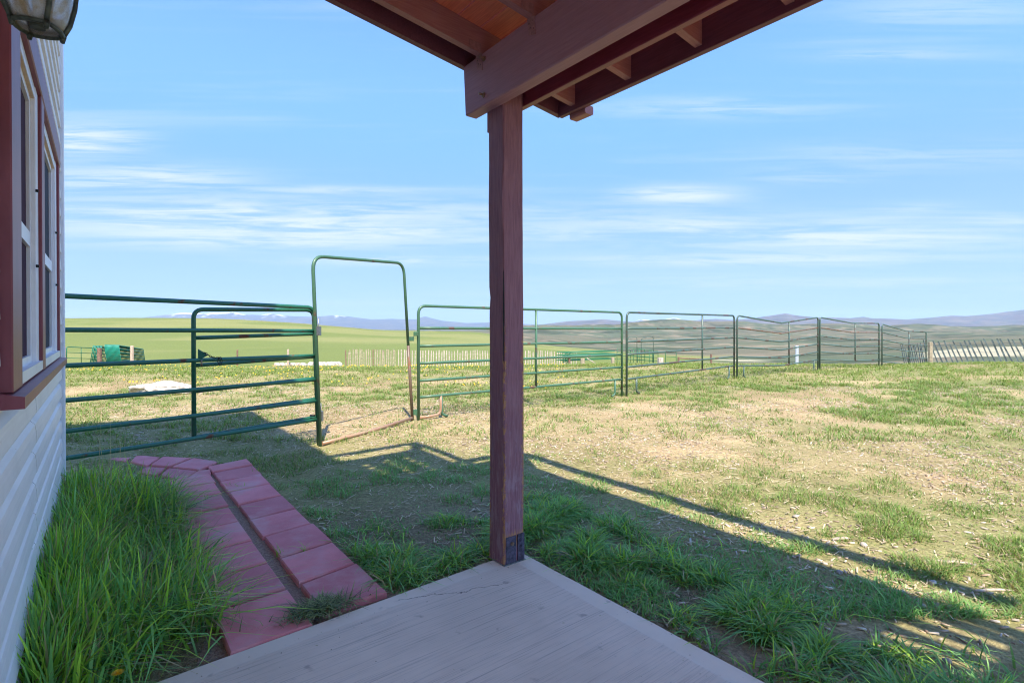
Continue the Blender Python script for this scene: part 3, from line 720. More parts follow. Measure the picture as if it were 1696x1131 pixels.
# ------------------------------------------------------------------ patio roof
def zb(u): return 2.797 - .13 * (u - 1.65)
def build_patio_roof():
    P = empty('patio_roof', (0, 0, 0), PHI)
    tag(P, 'maroon painted timber patio roof on a single weathered post', 'patio roof')
    VE = -1.6
    MB().box(1.655, 1.733, VE, 2.585, 2.505, 2.795, .006).build('beam', M['paint_beam'], P, local=True)
    bo = bpy.data.objects['beam']
    # clipped lower corner on the beam's end
    for v in bo.data.vertices:
        if v.co.y > 2.5 and v.co.z < 2.52: v.co.y -= .02
    MB().box(1.877, 1.917, VE, 2.46, 2.535, 2.765, .004).build('beam', M['paint_red'], P, local=True)
    # post
    pe = empty('post', (1.735, 2.31, 0)); bpy.data.objects.remove(pe)
    nl = 46; vs = []; S = .14; ch = .006
    ringp = [(ch, 0), (S - ch, 0), (S, ch), (S, S - ch), (S - ch, S), (ch, S), (0, S - ch), (0, ch)]
    for k in range(nl):
        z = .006 + 2.63 * k / (nl - 1)
        for i, (a, b) in enumerate(ringp):
            w = .006 * (float(vnoise(np.array([z * 5.]), np.array([i // 2 * 7.3]), 77)[0]) - .5) + .004 * (float(vnoise(np.array([z * 19.]), np.array([i // 2 * 3.1]), 78)[0]) - .5)
            bow = .004 * math.sin(z * 2.1)
            notch = 0
            if i in (5, 6) and 1.42 < z < 1.52: notch = -.008
            vs.append((a + w + bow, b + w * .8 + notch, z))
    fs = [(k * 8 + i, k * 8 + (i + 1) % 8, (k + 1) * 8 + (i + 1) % 8, (k + 1) * 8 + i) for k in range(nl - 1) for i in range(8)] + [tuple(range(7, -1, -1)), tuple((nl - 1) * 8 + i for i in range(8))]
    post = MB().add(vs, fs).build('post', M['post'], P, local=True); post.location = (1.735, 2.31, 0)
    post['label'] = 'weathered maroon post with flaking paint and a metal foot'
    def sub(mb, name, mat, parent=post): o = mb.build(name, mat, parent, local=True); return o
    sub(MB().box(.0, .06, .14, .158, 2.40, 2.52, .003), 'spacer_block', M['paint_v'])
    # steel foot bracket on the side facing the camera, in two leaves
    sub(MB().box(.012, .082, -.007, -.001, .008, .150, .001), 'foot_bracket', M['bracket'])
    sub(MB().box(.092, .139, -.009, -.001, .008, .152, .001), 'foot_bracket', M['bracket'])
    sub(MB().box(-.004, .145, -.012, .15, -.002, .006), 'base_plate', M['steel'])
    for (a, zz) in ((.050, .112), (.112, .122), (.112, .085)):
        sub(MB().tube([(a, -.007, zz), (a, -.016, zz)], .011, 6).tube([(a, -.016, zz), (a, -.021, zz)], .006, 8), 'bolt', M['bolt'] if a < .1 else M['bracket'])
    # split (drying crack) down the arris
    sub(MB().add([(.001, -.0022, 1.62), (.004, -.0022, 1.38), (.0015, -.0022, 1.10), (-.0022, .001, 1.12), (-.0022, .005, 1.40), (-.0022, .001, 1.60)], [(0, 1, 4, 5), (1, 2, 3, 4)]), 'drying_crack', M['dark'])
    # rafters
    def raft(v0, v1, u0, u1, h, mat, name, dz=0.):
        p = []
        for zz in (0, h):
            for (u, v) in ((u0, v0), (u1, v0), (u1, v1), (u0, v1)): p.append((u, v, zb(u) + dz + zz))
        return MB().hexa(p).build(name, mat, P, local=True)
    vc = [2.43 - .447 * k for k in range(9)]
    for v in vc: raft(v - .02, v + .02, -.19, 2.372, .14, M['paint_u'], 'rafter')
    raft(2.568, 2.606, -.19, 2.41, .19, M['paint_dark'], 'barge_board', -.012)
    # boards over the rafters, running with the wall
    u = -.19; i = 0
    while u < 2.40:
        w = .135
        u1 = min(u + w, 2.40)
        segs = [(-.70, 2.567)]
        if 1.55 < u < 2.3: segs.append((VE, -.72, .045))  # unseen boards narrowed so that slots of sunlight reach the ground
        else: segs.append((VE, -.72, 0))
        for s in segs:
            v0, v1 = s[0], s[1]; sh = s[2] if len(s) > 2 else 0
            p = []
            for zz in (.142, .167):
                for (a, b) in ((u, v0), (u1 - sh, v0), (u1 - sh, v1), (u, v1)): p.append((a, b, zb(a) + zz))
            MB().hexa(p).build('roof_board', M['board'], P, local=True)
        u += w + .007; i += 1
    MB().box(2.373, 2.411, VE, 2.567, 2.672, 2.875, .003).build('fascia', M['paint_dark'], P, local=True)
    MB().box(2.412, 2.485, 2.36, 2.50, 2.645, 2.70, .008).build('gutter_block', M['paint_v'], P, local=True)
    MB().box(2.43, 2.475, 2.501, 2.505, 2.665, 2.695).build('gutter_highlight', M['pale_metal'], P, local=True)  # pale sheet standing in for a highlight on the block's side
    # tie plates and bolts
    for v in vc[:6]:
        mb = MB().add([(1.652, v - .035, 2.70), (1.652, v + .012, 2.715), (1.652, v + .028, 2.797), (1.652, v - .028, 2.797)] + [(1.6545, v - .035, 2.70), (1.6545, v + .012, 2.715), (1.6545, v + .028, 2.797), (1.6545, v - .028, 2.797)],
                      [(3, 2, 1, 0), (4, 5, 6, 7), (0, 1, 5, 4), (1, 2, 6, 5), (2, 3, 7, 6), (3, 0, 4, 7)])
        mb.box(1.58, 1.654, v - .0235, v - .0205, 2.80, 2.85)
        pl = mb.build('tie_plate', M['plate'], P, local=True)
        nb = MB()
        for (a, zz) in ((-.018, 2.775), (.012, 2.77), (-.022, 2.735), (-.002, 2.745)): nb.tube([(1.651, v + a, zz), (1.654, v + a, zz)], .003, 6)
        nb.build('nail_heads', M['dark'], pl, local=True)
    for (v, z) in ((2.38, 2.757), (2.385, 2.562)):
        MB().tube([(1.650, v, z), (1.654, v, z)], .016, 12).tube([(1.645, v, z), (1.650, v, z)], .012, 6).tube([(1.622, v, z), (1.645, v, z)], .0065, 8).build('bolt', M['bolt'], P, local=True)
    # deck railing above the roof (only its shadow reaches the picture)
    rl = MB().box(2.34, 2.45, VE, 2.25, 3.80, 3.90).box(1.2, 2.34, 2.17, 2.25, 3.80, 3.89)
    for v in (2.19,): rl.box(2.35, 2.43, v - .04, v + .04, 2.87, 3.80)
    rl.build('railing', M['paint_v'], P, local=True)
build_patio_roof()

# ------------------------------------------------------------------ wall lantern
def build_lantern():
    cx, cy = uv2w(-.100, 1.49); zb0 = 1.925
    L = empty('wall_lantern', (cx, cy, zb0), PHI); tag(L, 'verdigris metal wall lantern with stained glass sides above the window', 'wall lantern')
    n = 4; prof = [(.042, .0), (.055, .03), (.064, .07), (.069, .12), (.070, .17), (.068, .20)]
    a0 = R(22)
    ring = lambda r, z, k: (r * math.cos(a0 + 2 * math.pi * k / n), r * math.sin(a0 + 2 * math.pi * k / n), z)
    for k in range(n):
        MB().tube([ring(r, z, k) for r, z in prof], .0052, 6).build('rib', M['bronze'], L, True, True)
        vs = []; sub = 4
        for (r, z) in prof:
            for q in range(sub + 1):
                a = Vector(ring(r - .003, z, k)); b = Vector(ring(r - .003, z, k + 1)); t = q / sub
                p = a.lerp(b, t); bul = 1 + .26 * math.sin(math.pi * t); vs.append((p.x * bul, p.y * bul, z))
        m = sub + 1; fs = [(i * m + j, i * m + j + 1, (i + 1) * m + j + 1, (i + 1) * m + j) for i in range(len(prof) - 1) for j in range(sub)]
        o = MB().add(vs, fs).build('glass_pane', M['lampglass'], L, True, True); sm = o.modifiers.new('thickness', 'SOLIDIFY'); sm.thickness = .002
        # bottom rail follows the bulge of each side
        pts = []
        for q in range(7):
            a = Vector(ring(.042, 0, k)); b = Vector(ring(.042, 0, k + 1)); t = q / 6; p = a.lerp(b, t); bul = 1 + .26 * math.sin(math.pi * t); pts.append((p.x * bul, p.y * bul, 0))
        MB().tube(pts, .0048, 6).build('bottom_rail', M['bronze'], L, True, True)
        p = ring(.042, -.004, k); MB().tube([(p[0], p[1], -.012), (p[0], p[1], .002)], [.004, .008], 6).build('finial', M['bronze'], L, True, True)
    MB().tube([(0, 0, .02), (0, 0, .10)], .010, 10).build('candle_tube', M['candle'], L, True, True)
    MB().tube([(0, 0, -.0), (0, 0, .02)], .013, 10).build('candle_cup', M['bronze'], L, True, True)
    vs = [ring(.090, .20, k) for k in range(n)] + [ring(.05, .25, k) for k in range(n)] + [(0, 0, .29)]
    MB().add(vs, [(0, 1, 5, 4), (1, 2, 6, 5), (2, 3, 7, 6), (3, 0, 4, 7), (4, 5, 8), (5, 6, 8), (6, 7, 8), (7, 4, 8), (3, 2, 1, 0)]).build('cap', M['bronze'], L, False, True)
    MB().tube(fillet([(0, 0, .28), (0, 0, .34), (-.11, 0, .34)], .04), .007, 8).box(-.122, -.108, -.05, .05, .26, .42).build('wall_bracket', M['bronze'], L, False, True)
build_lantern()

# ------------------------------------------------------------------ corral panels
HS = [.32, .55, .79, 1.03, 1.28, 1.59]
def panel(name, label, group, A, B, za=0., zb_=0., heights=HS, mats=('pipe_worn',) * 3, mids=(.5,), sag=0., bow=0., r=.020, feet=(.1, .93), rust_rail=None, cat='corral panel', cr=.12, ground_feet=True, kink=0., legs=True, leanB=0.):
    A = Vector((A[0], A[1], 0)); B = Vector((B[0], B[1], 0)); d = (B - A); L = d.length; nrm = Vector((-d.y, d.x, 0)).normalized()
    ga, gb = gz(A.x, A.y) + za, gz(B.x, B.y) + zb_
    top = heights[-1]
    def P(t, h):
        p = A + d * t + nrm * (bow * 4 * t * (1 - t)); w = 4 * t * (1 - t)
        s = 1 - abs(2 * t - 1)
        return (p.x + leanB * t * h / top, p.y, ga + (gb - ga) * t + h - (sag * s) * (.35 + .65 * h / top))
    E = empty(name, (A.x, A.y, ga)); tag(E, label, cat, group)
    ns = 12
    pts = [P(0, 0), P(0, top)] + [P(i / ns, top) for i in range(1, ns)] + [P(1, top), P(1, 0)]
    # rounded corners only at the two ends of the top rail
    def lead(a, b, c, n=6):
        a, b, c = Vector(a), Vector(b), Vector(c); u = (a - b).normalized(); w = (c - b).normalized(); s, e = b + u * cr, b + w * cr
        return [s * (1 - k / n) ** 2 + b * 2 * (k / n) * (1 - k / n) + e * (k / n) ** 2 for k in range(n + 1)]
    body = [Vector(p) for p in [P(i / ns, top) for i in range(1, ns)] if True]
    lg = 0 if legs else heights[0]
    fr = [Vector(P(0, lg))] + lead(P(0, 0), P(0, top), P(.2, top)) + [b for b in body if cr / L < (b - Vector((P(0, top)))).length / L < 1 - cr / L] + lead(P(.8, top), P(1, top), P(1, 0)) + [Vector(P(1, lg))]
    MB().tube(fr, r, 10).build('frame', M[mats[0]], E, True)
    for k, h in enumerate(heights[:-1]):
        o = MB().tube([P(i / ns, h) for i in range(ns + 1)], r * .92, 8).build('rail', M['pipe_red' if rust_rail == k else mats[1]], E, True)
        if rust_rail == k: o['label'] = 'rust brown rail second from the top'
    for m in mids:
        MB().tube([P(m, heights[0]), P(m + kink, (heights[0] + top) / 2), P(m, top - .01)], r * .95, 8).build('upright', M[mats[2]], E, True)
    if ground_feet:
        for f in feet:
            e = f - .022 if f > .5 else f + .022
            MB().tube(fillet([P(f, heights[0]), P(f, .05), P(e, .015)], .06, 4), r * .9, 8).build('foot', M[mats[2]], E, True)
    return E
GR = 'corral panels in the row behind the patio'
def row():
    g = lambda px, d: at(px, d)
    # bow gate frame
    Lf = Vector((*at(530, 5.80), 0)); Rf = Vector((*at(683, 7.36), 0)); Lf.z = gz(Lf.x, Lf.y); Rf.z = gz(Rf.x, Rf.y)
    Lt = Vector(at(518, 5.86, 424)); Rt = Vector(at(668.5, 7.30, 436))
    E = empty('bow_gate', tuple(Lf)); tag(E, 'tall empty green bow gate frame standing open with a rusty sill bar', 'gate frame')
    arch = [Lf] + fillet([Lf, Lt, Rt], .16, 6)[1:-1] + fillet([Lt, Rt, Rf], .16, 6)[1:-1]
    lo = Rt.lerp(Rf, .52)
    MB().tube(arch + [lo], .0205, 10).build('arch', M['pipe_worn'], E, True)
    MB().tube([lo, Rf], .0207, 10).build('post', M['pipe_red'], E, True)
    MB().tube([Lf + Vector((.02, 0, .03)), Lf.lerp(Rf, .5) + Vector((0, 0, .015)), Rf + Vector((0, 0, .04))], .021, 10).build('sill_bar', M['pipe_rust'], E, True)
    for (px, d, py, w, h) in ((528, 5.84, 548, .022, .05), (531.5, 5.86, 689, .02, .055)):
        x, y, z = at(px, d, py); MB().box(x - w, x + w, y - .02, y + .02, z - h, z + h, .004).build('hinge', M['steel'], E)
        MB().tube([(x, y - .01, z - h), (x, y - .01, z + h + .09)], .007, 6).build('hinge_pin', M['steel'], E, True)
    x, y, z = at(521, 5.83, 688); MB().tube([(x - .05, y, z), (x, y, z)], .012, 6).build('bolt', M['dark'], E, True)
    x, y, z = at(680, 7.33, 561); MB().box(x - .02, x + .045, y - .015, y + .015, z - .03, z + .03, .004).build('latch', M['pipe_worn'], E)
    x, y, z = at(687, 7.36, 683); MB().box(x - .02, x + .05, y - .015, y + .015, z - .035, z + .04, .004).build('latch', M['pipe_worn'], E)
    # long panel tied to the gate, near left
    a = (-3.86, 3.37); b = (at(527.5, 5.865))
    hs = [.285, .49, .725, .99, 1.262, 1.52]
    panel('corral_panel', 'near green corral panel running from the house corner to the bow gate', GR, a, b, .06, .0, hs, ('pipe',) * 3, (), feet=(), r=.0205, cr=.09, leanB=-.05)
    # the walk-through door folded back behind it
    panel('gate_door', 'narrow green gate door folded back behind the near panel, chained to it', None, (-2.955, 4.93), at(526.5, 5.93), .0, -.005, [.31, .51, .74, .98, 1.235, 1.50], ('pipe',) * 3, (), feet=(), r=.0205, cat='gate door', cr=.09, legs=False, leanB=-.05)
    A1 = at(693, 7.36); B1 = at(1030, 10.1)
    panel('corral_panel', 'green corral panel directly right of the bow gate, partly behind the porch post', GR, A1, B1, mats=('pipe_worn',) * 3, mids=(.5,), feet=(.085, .955), r=.021)
    x, y = A1; f = Vector((B1[0] - A1[0], B1[1] - A1[1], 0)).normalized(); e = bpy.data.objects['corral_panel.001']
    z0 = gz(x, y)
    MB().tube(fillet([(x + f.x * .36, y + f.y * .36, z0 + .32), (x + f.x * .36, y + f.y * .36, z0 + .05), (x, y, z0 + .03)], .09, 5), .020, 8).build('foot_loop', M['pipe_rust'], e, True)
    MB().box(*[q for q in (at(689, 7.33, 550)[0] - .03, at(689, 7.33, 550)[0] + .03)], 7.30, 7.34, 1.18, 1.24, .004).build('latch', M['pipe_worn'], e)
    panel('corral_panel', 'second green corral panel right of the porch post, with a thin middle upright', GR, at(1038, 10.1), at(1216, 13.5), mats=('pipe_dull',) * 3, mids=(.64,), feet=(.07, .94), r=.021)
    panel('corral_panel', 'sagging green corral panel with a rust brown second rail', GR, at(1221, 13.4), at(1355, 16.0), mats=('pipe_dull',) * 3, mids=(.60,), sag=.18, feet=(.07, .94), rust_rail=4, r=.022)
    panel('corral_panel', 'bent green corral panel dipping towards its right end, fourth beyond the gate', GR, at(1358, 16.0), at(1456, 18.6), 0, -.06, mats=('pipe_dull',) * 3, mids=(.56,), sag=.08, feet=(), rust_rail=4, r=.022)
    panel('corral_panel', 'farthest green corral panel sloping down to the leaning slat fence', GR, at(1461, 18.8), at(1534, 21.6), -.02, -.22, [.2, .45, .72, .98, 1.24, 1.52], mats=('pipe_dull',) * 3, mids=(.58,), sag=.10, feet=(), r=.022)
    # small clasps between neighbouring panels
    # chain with its plate
    c = empty('chain', at(336, 4.86, 585)); tag(c, 'short dark chain looped over the rail beside the gate door', 'chain')
    pa = Vector(at(338, 4.80, 583)); pb = Vector(at(364, 4.93, 593)); nL = 9
    for i in range(nL):
        t = (i + .5) / nL; p = pa.lerp(pb, t); p.z -= .018 * math.sin(math.pi * t); dd = (pb - pa).normalized(); ll = (pb - pa).length / nL
        side = Vector((0, 0, 1)) if i % 2 else dd.cross(Vector((0, 0, 1))).normalized()
        pts = [p + dd * (math.cos(q) * ll * .72) + side * (math.sin(q) * .009) for q in [2 * math.pi * k / 8 for k in range(8)]]
        MB().tube(pts, .0028, 5, closed=True).build('link', M['dark'], c, True)
    for i in range(6):
        q = i / 6 * 2 * math.pi; p = pb + Vector((0, 0, -.028)) + Vector((0, .026 * math.cos(q), .030 * math.sin(q)))
        pts = [p + Vector((math.cos(s) * .009, .6 * math.cos(q + 1.57) * math.sin(s) * .013, math.sin(s) * .013)) for s in [2 * math.pi * k / 7 for k in range(7)]]
        MB().tube(pts, .0028, 5, closed=True).build('link', M['dark'], c, True)
    t = empty('gate_latch', at(331, 4.85, 590)); tag(t, 'small green triangular latch plate on the gate door upright', 'latch')
    x, y, z = at(333, 4.84, 588)
    MB().add([(x - .03, y, z + .055), (x + .05, y + .02, z), (x - .03, y, z - .05), (x - .03, y + .008, z + .055), (x + .05, y + .028, z), (x - .03, y + .008, z - .05)], [(0, 2, 1), (3, 4, 5), (0, 1, 4, 3), (1, 2, 5, 4), (2, 0, 3, 5)]).build('plate', M['pipe'], t)
    MB().tube([(x + .002, y, z - .045), (x + .002, y, z - .10)], .007, 6).build('pin', M['bolt'], t, True)
row()

ORDN = ['first', 'second', 'third', 'fourth', 'fifth', 'sixth', 'seventh', 'eighth', 'ninth', 'tenth', 'eleventh', 'twelfth', 'thirteenth']
# ------------------------------------------------------------------ far corral things
def wpost(px, d, w, h, mat, label, group=None, name='fence_post', lean=0.):
    x, y = at(px, d); z = gz(x, y); e = empty(name, (x, y, z)); bpy.data.objects.remove(e)
    n = 8; rings = [(0., w), (h * .5, w * .96), (h - .02, w * .93), (h, w * .8)]
    mb = MB(); mb.tube([(lean * t, 0, t - .3 if t == 0 else t) for t, _ in rings], [q for _, q in rings], n)
    o = mb.build(name, M[mat], None, False); o.location = (x, y, z); tag(o, label, 'fence post', group); return o
wpost(105.5, 30, .11, 1.15, 'wood_pale', 'pale thick wooden post beside the house corner, left of the panel stack')
wpost(218.5, 30, .095, 1.22, 'wood_pale', 'pale wooden post standing before the right end of the stacked green panels')
wpost(164.5, 30, .12, 1.05, 'wood_brown', 'dark weathered post in the middle of the stacked green panels')
wpost(393, 36, .06, 1.15, 'wood_brown', 'thin brown fence post standing alone in the green field')
wpost(477, 37, .075, 1.2, 'wood_pale', 'pale fence post rising behind the tan rock pile')
wpost(1320, 27, .085, 1.35, 'pale_metal', 'white post in the valley behind the sagging corral panel')
wpost(1094, 36, .22, .95, 'wood_grey', 'broad pale stump post beside the far corral')

def mini_panel(A, B, h, label, group, mat, n=5, mids=1, lean=(0, 0), z0=None, r=.022, name='corral_panel'):
    A = Vector((A[0], A[1], 0)); B = Vector((B[0], B[1], 0)); A.z = gz(A.x, A.y) if z0 is None else z0; B.z = gz(B.x, B.y) if z0 is None else z0
    ln = Vector((lean[0], lean[1], 0)); e = empty(name, tuple(A)); tag(e, label, 'corral panel', group)
    P = lambda t, k: A.lerp(B, t) + ln * k + Vector((0, 0, h * k))
    MB().tube(fillet([P(0, 0), P(0, 1), P(1, 1), P(1, 0)], .14, 3), r, 6).build('frame', M[mat], e, True)
    for i in range(n): MB().tube([P(0, .16 + .84 * i / n), P(1, .16 + .84 * i / n)], r * .85, 5).build('rail', M[mat], e, True)
    for i in range(mids): MB().tube([P((i + 1) / (mids + 1), .16), P((i + 1) / (mids + 1), 1)], r * .85, 5).build('upright', M[mat], e, True)
    return e
def far_things():
    # open panel left of the stack
    mini_panel(at(110, 29.5), at(157, 31.5), 1.12, 'thin green panel standing open at the left of the stacked panels', None, 'pipe_far2', 3, 1)
    # stack seen end-on: panels leaning one on another
    g = 'bright green panels stacked by the far posts'
    for i in range(7):
        a = at(148 + i * 2.4, 31.0); b = at(161 + i * 2.2, 36.5)
        mini_panel(a, b, 1.22, ORDN[i] + ' bright green panel from the left in the left bundle of the far stack', g, 'pipe_far', 5, 0, (.22, 0))
    for i in range(13):
        a = at(178.5 + i * 1.9, 31.0); b = at(217 + i * 2.0, 37.5)
        mini_panel(a, b, 1.27, ORDN[i] + ' bright green panel from the left in the right bundle of the far stack', g, 'pipe_far', 5, 1, (-.18, 0), r=.026)
    # pile of panels lying on posts
    g = 'green panels lying flat in the pile'
    for i in range(4):
        d = 33 + i * .25; A = at(938 - i * .6, d); B = at(1020 + i * .6, d + 1.6); z = gz(*A); h = z + .95 - i * .16
        e = empty('stacked_panel', (*A, h)); tag(e, ORDN[i] + ' green panel from the top of the flat pile beyond the yard', 'corral panel', g)
        dv = Vector((B[0] - A[0], B[1] - A[1], 0)).normalized(); nn = Vector((-dv.y, dv.x, 0)) * 1.3; a = Vector((*A, h)); b = Vector((*B, h + .04))
        MB().tube(fillet([a, b, b + nn, a + nn, a], .15, 3), .020, 6).build('frame', M['pipe_far2'], e, True)
        for k in (1, 2, 3): MB().tube([a + nn * k / 4, b + nn * k / 4], .014, 5).build('rail', M['pipe_far2'], e, True)
        for t in (0.03, 0.1): MB().tube(fillet([a.lerp(b, t), a.lerp(b, t) + Vector((-.25, 0, -.1)), a.lerp(b, t) + Vector((-.3, 0, -.9))], .1, 3), .022, 5).build('end_bend', M['pipe_far2'], e, True)
    wpost(965, 32.6, .14, .62, 'slat_tan', 'short red brown post under the left part of the panel pile')
    wpost(1015, 33, .11, .72, 'slat_tan', 'short red brown post under the right end of the panel pile')
    wpost(943, 33.4, .07, .8, 'wood_brown', 'dark prop at the left tip of the panel pile')
    x, y, z = at(972, 32.6, 593); x2, y2, z2 = at(993, 32.3, 606)
    o = MB().tube([(x, y, z), (x2, y2, z2)], .03, 6).build('loose_pole', M['wood_grey']); tag(o, 'pale pole leaning down from the pile of green panels', 'pole')
    # upright far corral
    g = 'panels of the far corral'
    for i, (pa, da, pb, db) in enumerate(((1022, 38, 1044, 42), (1044, 42, 1081, 40), (1040, 36.5, 1068, 37.5), (1068, 37.5, 1090, 40))):
        mini_panel(at(pa, da), at(pb, db), 1.5, ('back left', 'back right', 'front left', 'front right')[i] + ' upright green panel of the small far corral', g, 'pipe_far2', 5, 2)
    for (pa, pb, lab) in ((1040, 1055, 'left tall thin bow frame above the far corral'), (1062, 1082, 'right tall thin bow frame above the far corral, its top rail tilted')):
        A = Vector((*at(pa, 38), gz(*at(pa, 38)))); B = Vector((*at(pb, 38), gz(*at(pb, 38)))); e = empty('bow_gate', tuple(A)); tag(e, lab, 'gate frame')
        zt = EYE - (558 - HY) / F * 38; ti = .12 if pa > 1050 else 0
        MB().tube(fillet([A, Vector((A.x, A.y, zt - ti)), Vector((B.x, B.y, zt + ti * .5)), B], .15, 3), .024, 6).build('arch', M['pipe_dull'], e, True)
        MB().tube([Vector((A.x, A.y, zt - .28)), Vector((B.x, B.y, zt - .24 + ti * .3))], .02, 5).build('cross_bar', M['pipe_dull'], e, True)
    mini_panel(at(1102, 36), at(1120, 36), 1.45, 'small square green gate right of the far corral', None, 'pipe_far2', 3, 0)
    # wooden rail fence
    e = empty('rail_fence', (*at(1124, 37), gz(*at(1124, 37)))); tag(e, 'low weathered wooden rail fence right of the far corral', 'fence')
    for px, h in ((1124, 1.1), (1150, .9), (1178, 1.45)):
        x, y = at(px, 37); z = gz(x, y); MB().tube([(x, y, z - .3), (x, y, z + h)], .07 if px != 1150 else .03, 6).build('post', M['wood_brown'], e)
    a = at(1124, 37); b = at(1178, 37); MB().tube([(*a, gz(*a) + 1.02), (*b, gz(*b) + 1.08)], .05, 6).build('rail', M['wood_brown'], e)
    e = empty('shrub', (*at(1096, 46), gz(*at(1096, 46))))
    bpy.data.objects.remove(e)
far_things()

def snow_fence(name, label, pts, h, mats, step, w, lean=0., jitter=.06, posts=(), hvar=.05, xx=.5):
    A = pts[0]; e = empty(name, (*A, gz(*A))); tag(e, label, 'slat fence')
    k = 0; wires = {.22: [], .5: [], .78: []}
    acc = 0.
    for (p, q) in zip(pts[:-1], pts[1:]):
        L = math.hypot(q[0] - p[0], q[1] - p[1]); d = ((q[0] - p[0]) / L, (q[1] - p[1]) / L); n = int(L / step)
        for i in range(n):
            t = i / n; x = p[0] + (q[0] - p[0]) * t; y = p[1] + (q[1] - p[1]) * t; z = gz(x, y); hh = h + random.uniform(-hvar, hvar) - (.12 if random.random() < .05 else 0)
            ln = lean + random.uniform(-jitter, jitter); tx, ty = x + d[0] * ln * hh, y + d[1] * ln * hh
            nx, ny = -d[1] * .006, d[0] * .006; ww = w * random.uniform(.8, 1.15); wx, wy = d[0] * ww / 2, d[1] * ww / 2
            bz = z - .05
            vs = [(x - wx - nx, y - wy - ny, bz), (x + wx - nx, y + wy - ny, bz), (x + wx + nx, y + wy + ny, bz), (x - wx + nx, y - wy + ny, bz),
                  (tx - wx - nx, ty - wy - ny, z + hh), (tx + wx - nx, ty + wy - ny, z + hh), (tx + wx + nx, ty + wy + ny, z + hh), (tx - wx + nx, ty - wy + ny, z + hh)]
            MB().hexa(vs).build('slat', M[mats(k)], e); k += 1
            for f in wires: wires[f].append((x + d[0] * ln * hh * f, y + d[1] * ln * hh * f, z + h * f))
    for f in wires: MB().tube(wires[f], .004, 4).build('wire', M['steel'], e)
    return e
la, lb, lc = at(573, 39), at(658, 40), at(958, 43)
snow_fence('slat_fence', 'tan slatted snow fence along the far edge of the yard, behind the bow gate', [la, lb], 1.22, lambda k: 'slat_tan' if k % 12 else 'wood_brown', .16, .075, 0, .05)
snow_fence('slat_fence', 'pale grey picket snow fence continuing behind the porch post', [(lb[0] + .1, lb[1]), lc], 1.2, lambda k: 'wood_grey', .20, .07, 0, .04)
ra, rb, rc = at(1500, 26), at(1546, 23.5), at(1740, 21.0)
snow_fence('slat_fence', 'dark leaning picket fence running from the last corral panel to the right edge', [(rb[0] + .25, rb[1]), rc], 1.02, lambda k: 'slat_dark', .165, .055, -.38, .05, hvar=.03)
snow_fence('slat_fence', 'short stretch of leaning dark pickets seen through the last corral panel', [ra, (rb[0] - .1, rb[1] + .05)], 1.0, lambda k: 'slat_dark', .2, .07, -.45, .10, hvar=.12)
wpost(1541, 22.6, .085, .95, 'slat_tan', 'stout reddish wooden post where the corral panel meets the leaning fence')

# ------------------------------------------------------------------ rocks
def rock(name, x, y, sx, sy, sz, mat, label, group=None, seed=0, sub=3, cat='rock', sink=.25, flat=1.0):
    import bmesh
    bm = bmesh.new(); bmesh.ops.create_icosphere(bm, subdivisions=sub, radius=1)
    rr = random.Random(seed)
    ox = rr.uniform(0, 50)
    for v in bm.verts:
        p = v.co.normalized(); n = float(fbm(np.array([p.x * 1.6 + ox]), np.array([p.y * 1.6 + p.z * 1.3 + ox]), 4, seed)[0]) - .5
        q = round(n * 7) / 7 * .5 + n * .5
        s = 1 + q * .75; v.co = Vector((p.x * s * sx, p.y * s * sy, (abs(p.z) ** .75 * (1 if p.z > 0 else -1)) * (1 + n * .6) * sz * flat))
    me = bpy.data.meshes.new(name); bm.to_mesh(me); bm.free(); me.materials.append(M[mat])
    o = bpy.data.objects.new(name, me); col.objects.link(o); o.location = (x, y, gz(x, y) + sz * (1 - sink) - sz * .35); o.rotation_euler.z = rr.uniform(-.3, .3)
    if label: tag(o, label, cat, group)
    return o
ORD = ['first', 'second', 'third', 'fourth', 'fifth', 'sixth', 'seventh', 'eighth', 'ninth', 'tenth', 'eleventh', 'twelfth', 'thirteenth']
x, y = gpx(273, 652); rock('flat_boulder', x, y, .55, .42, .17, 'rock', 'long flat whitish boulder in the grass beyond the near panel', None, 5, 4)
x, y = gpx(232, 650); rock('stone', x, y, .17, .15, .11, 'rock', 'small pale stone at the left end of the long flat boulder', None, 6)
for i in range(6):
    x, y = at(459 + i * 8.5, 37.5 + (i % 2) * .3); rock('field_rock', x, y, .26, .2, .20, 'rock_tan' if i % 2 == 0 else 'rock', ORD[i] + ' rock from the left in the tan and cream row left of the bow gate', 'tan rocks in the low row', 20 + i, 2)
for i in range(9):
    x, y = at(514 + i * 5.9, 37 + (i % 3) * .25); rock('field_rock', x, y, .24, .2, .24 - .02 * (i < 2), 'rock', ORD[i] + ' rock from the left in the whitish row seen through the bow gate', 'white rocks in the low row', 40 + i, 2)

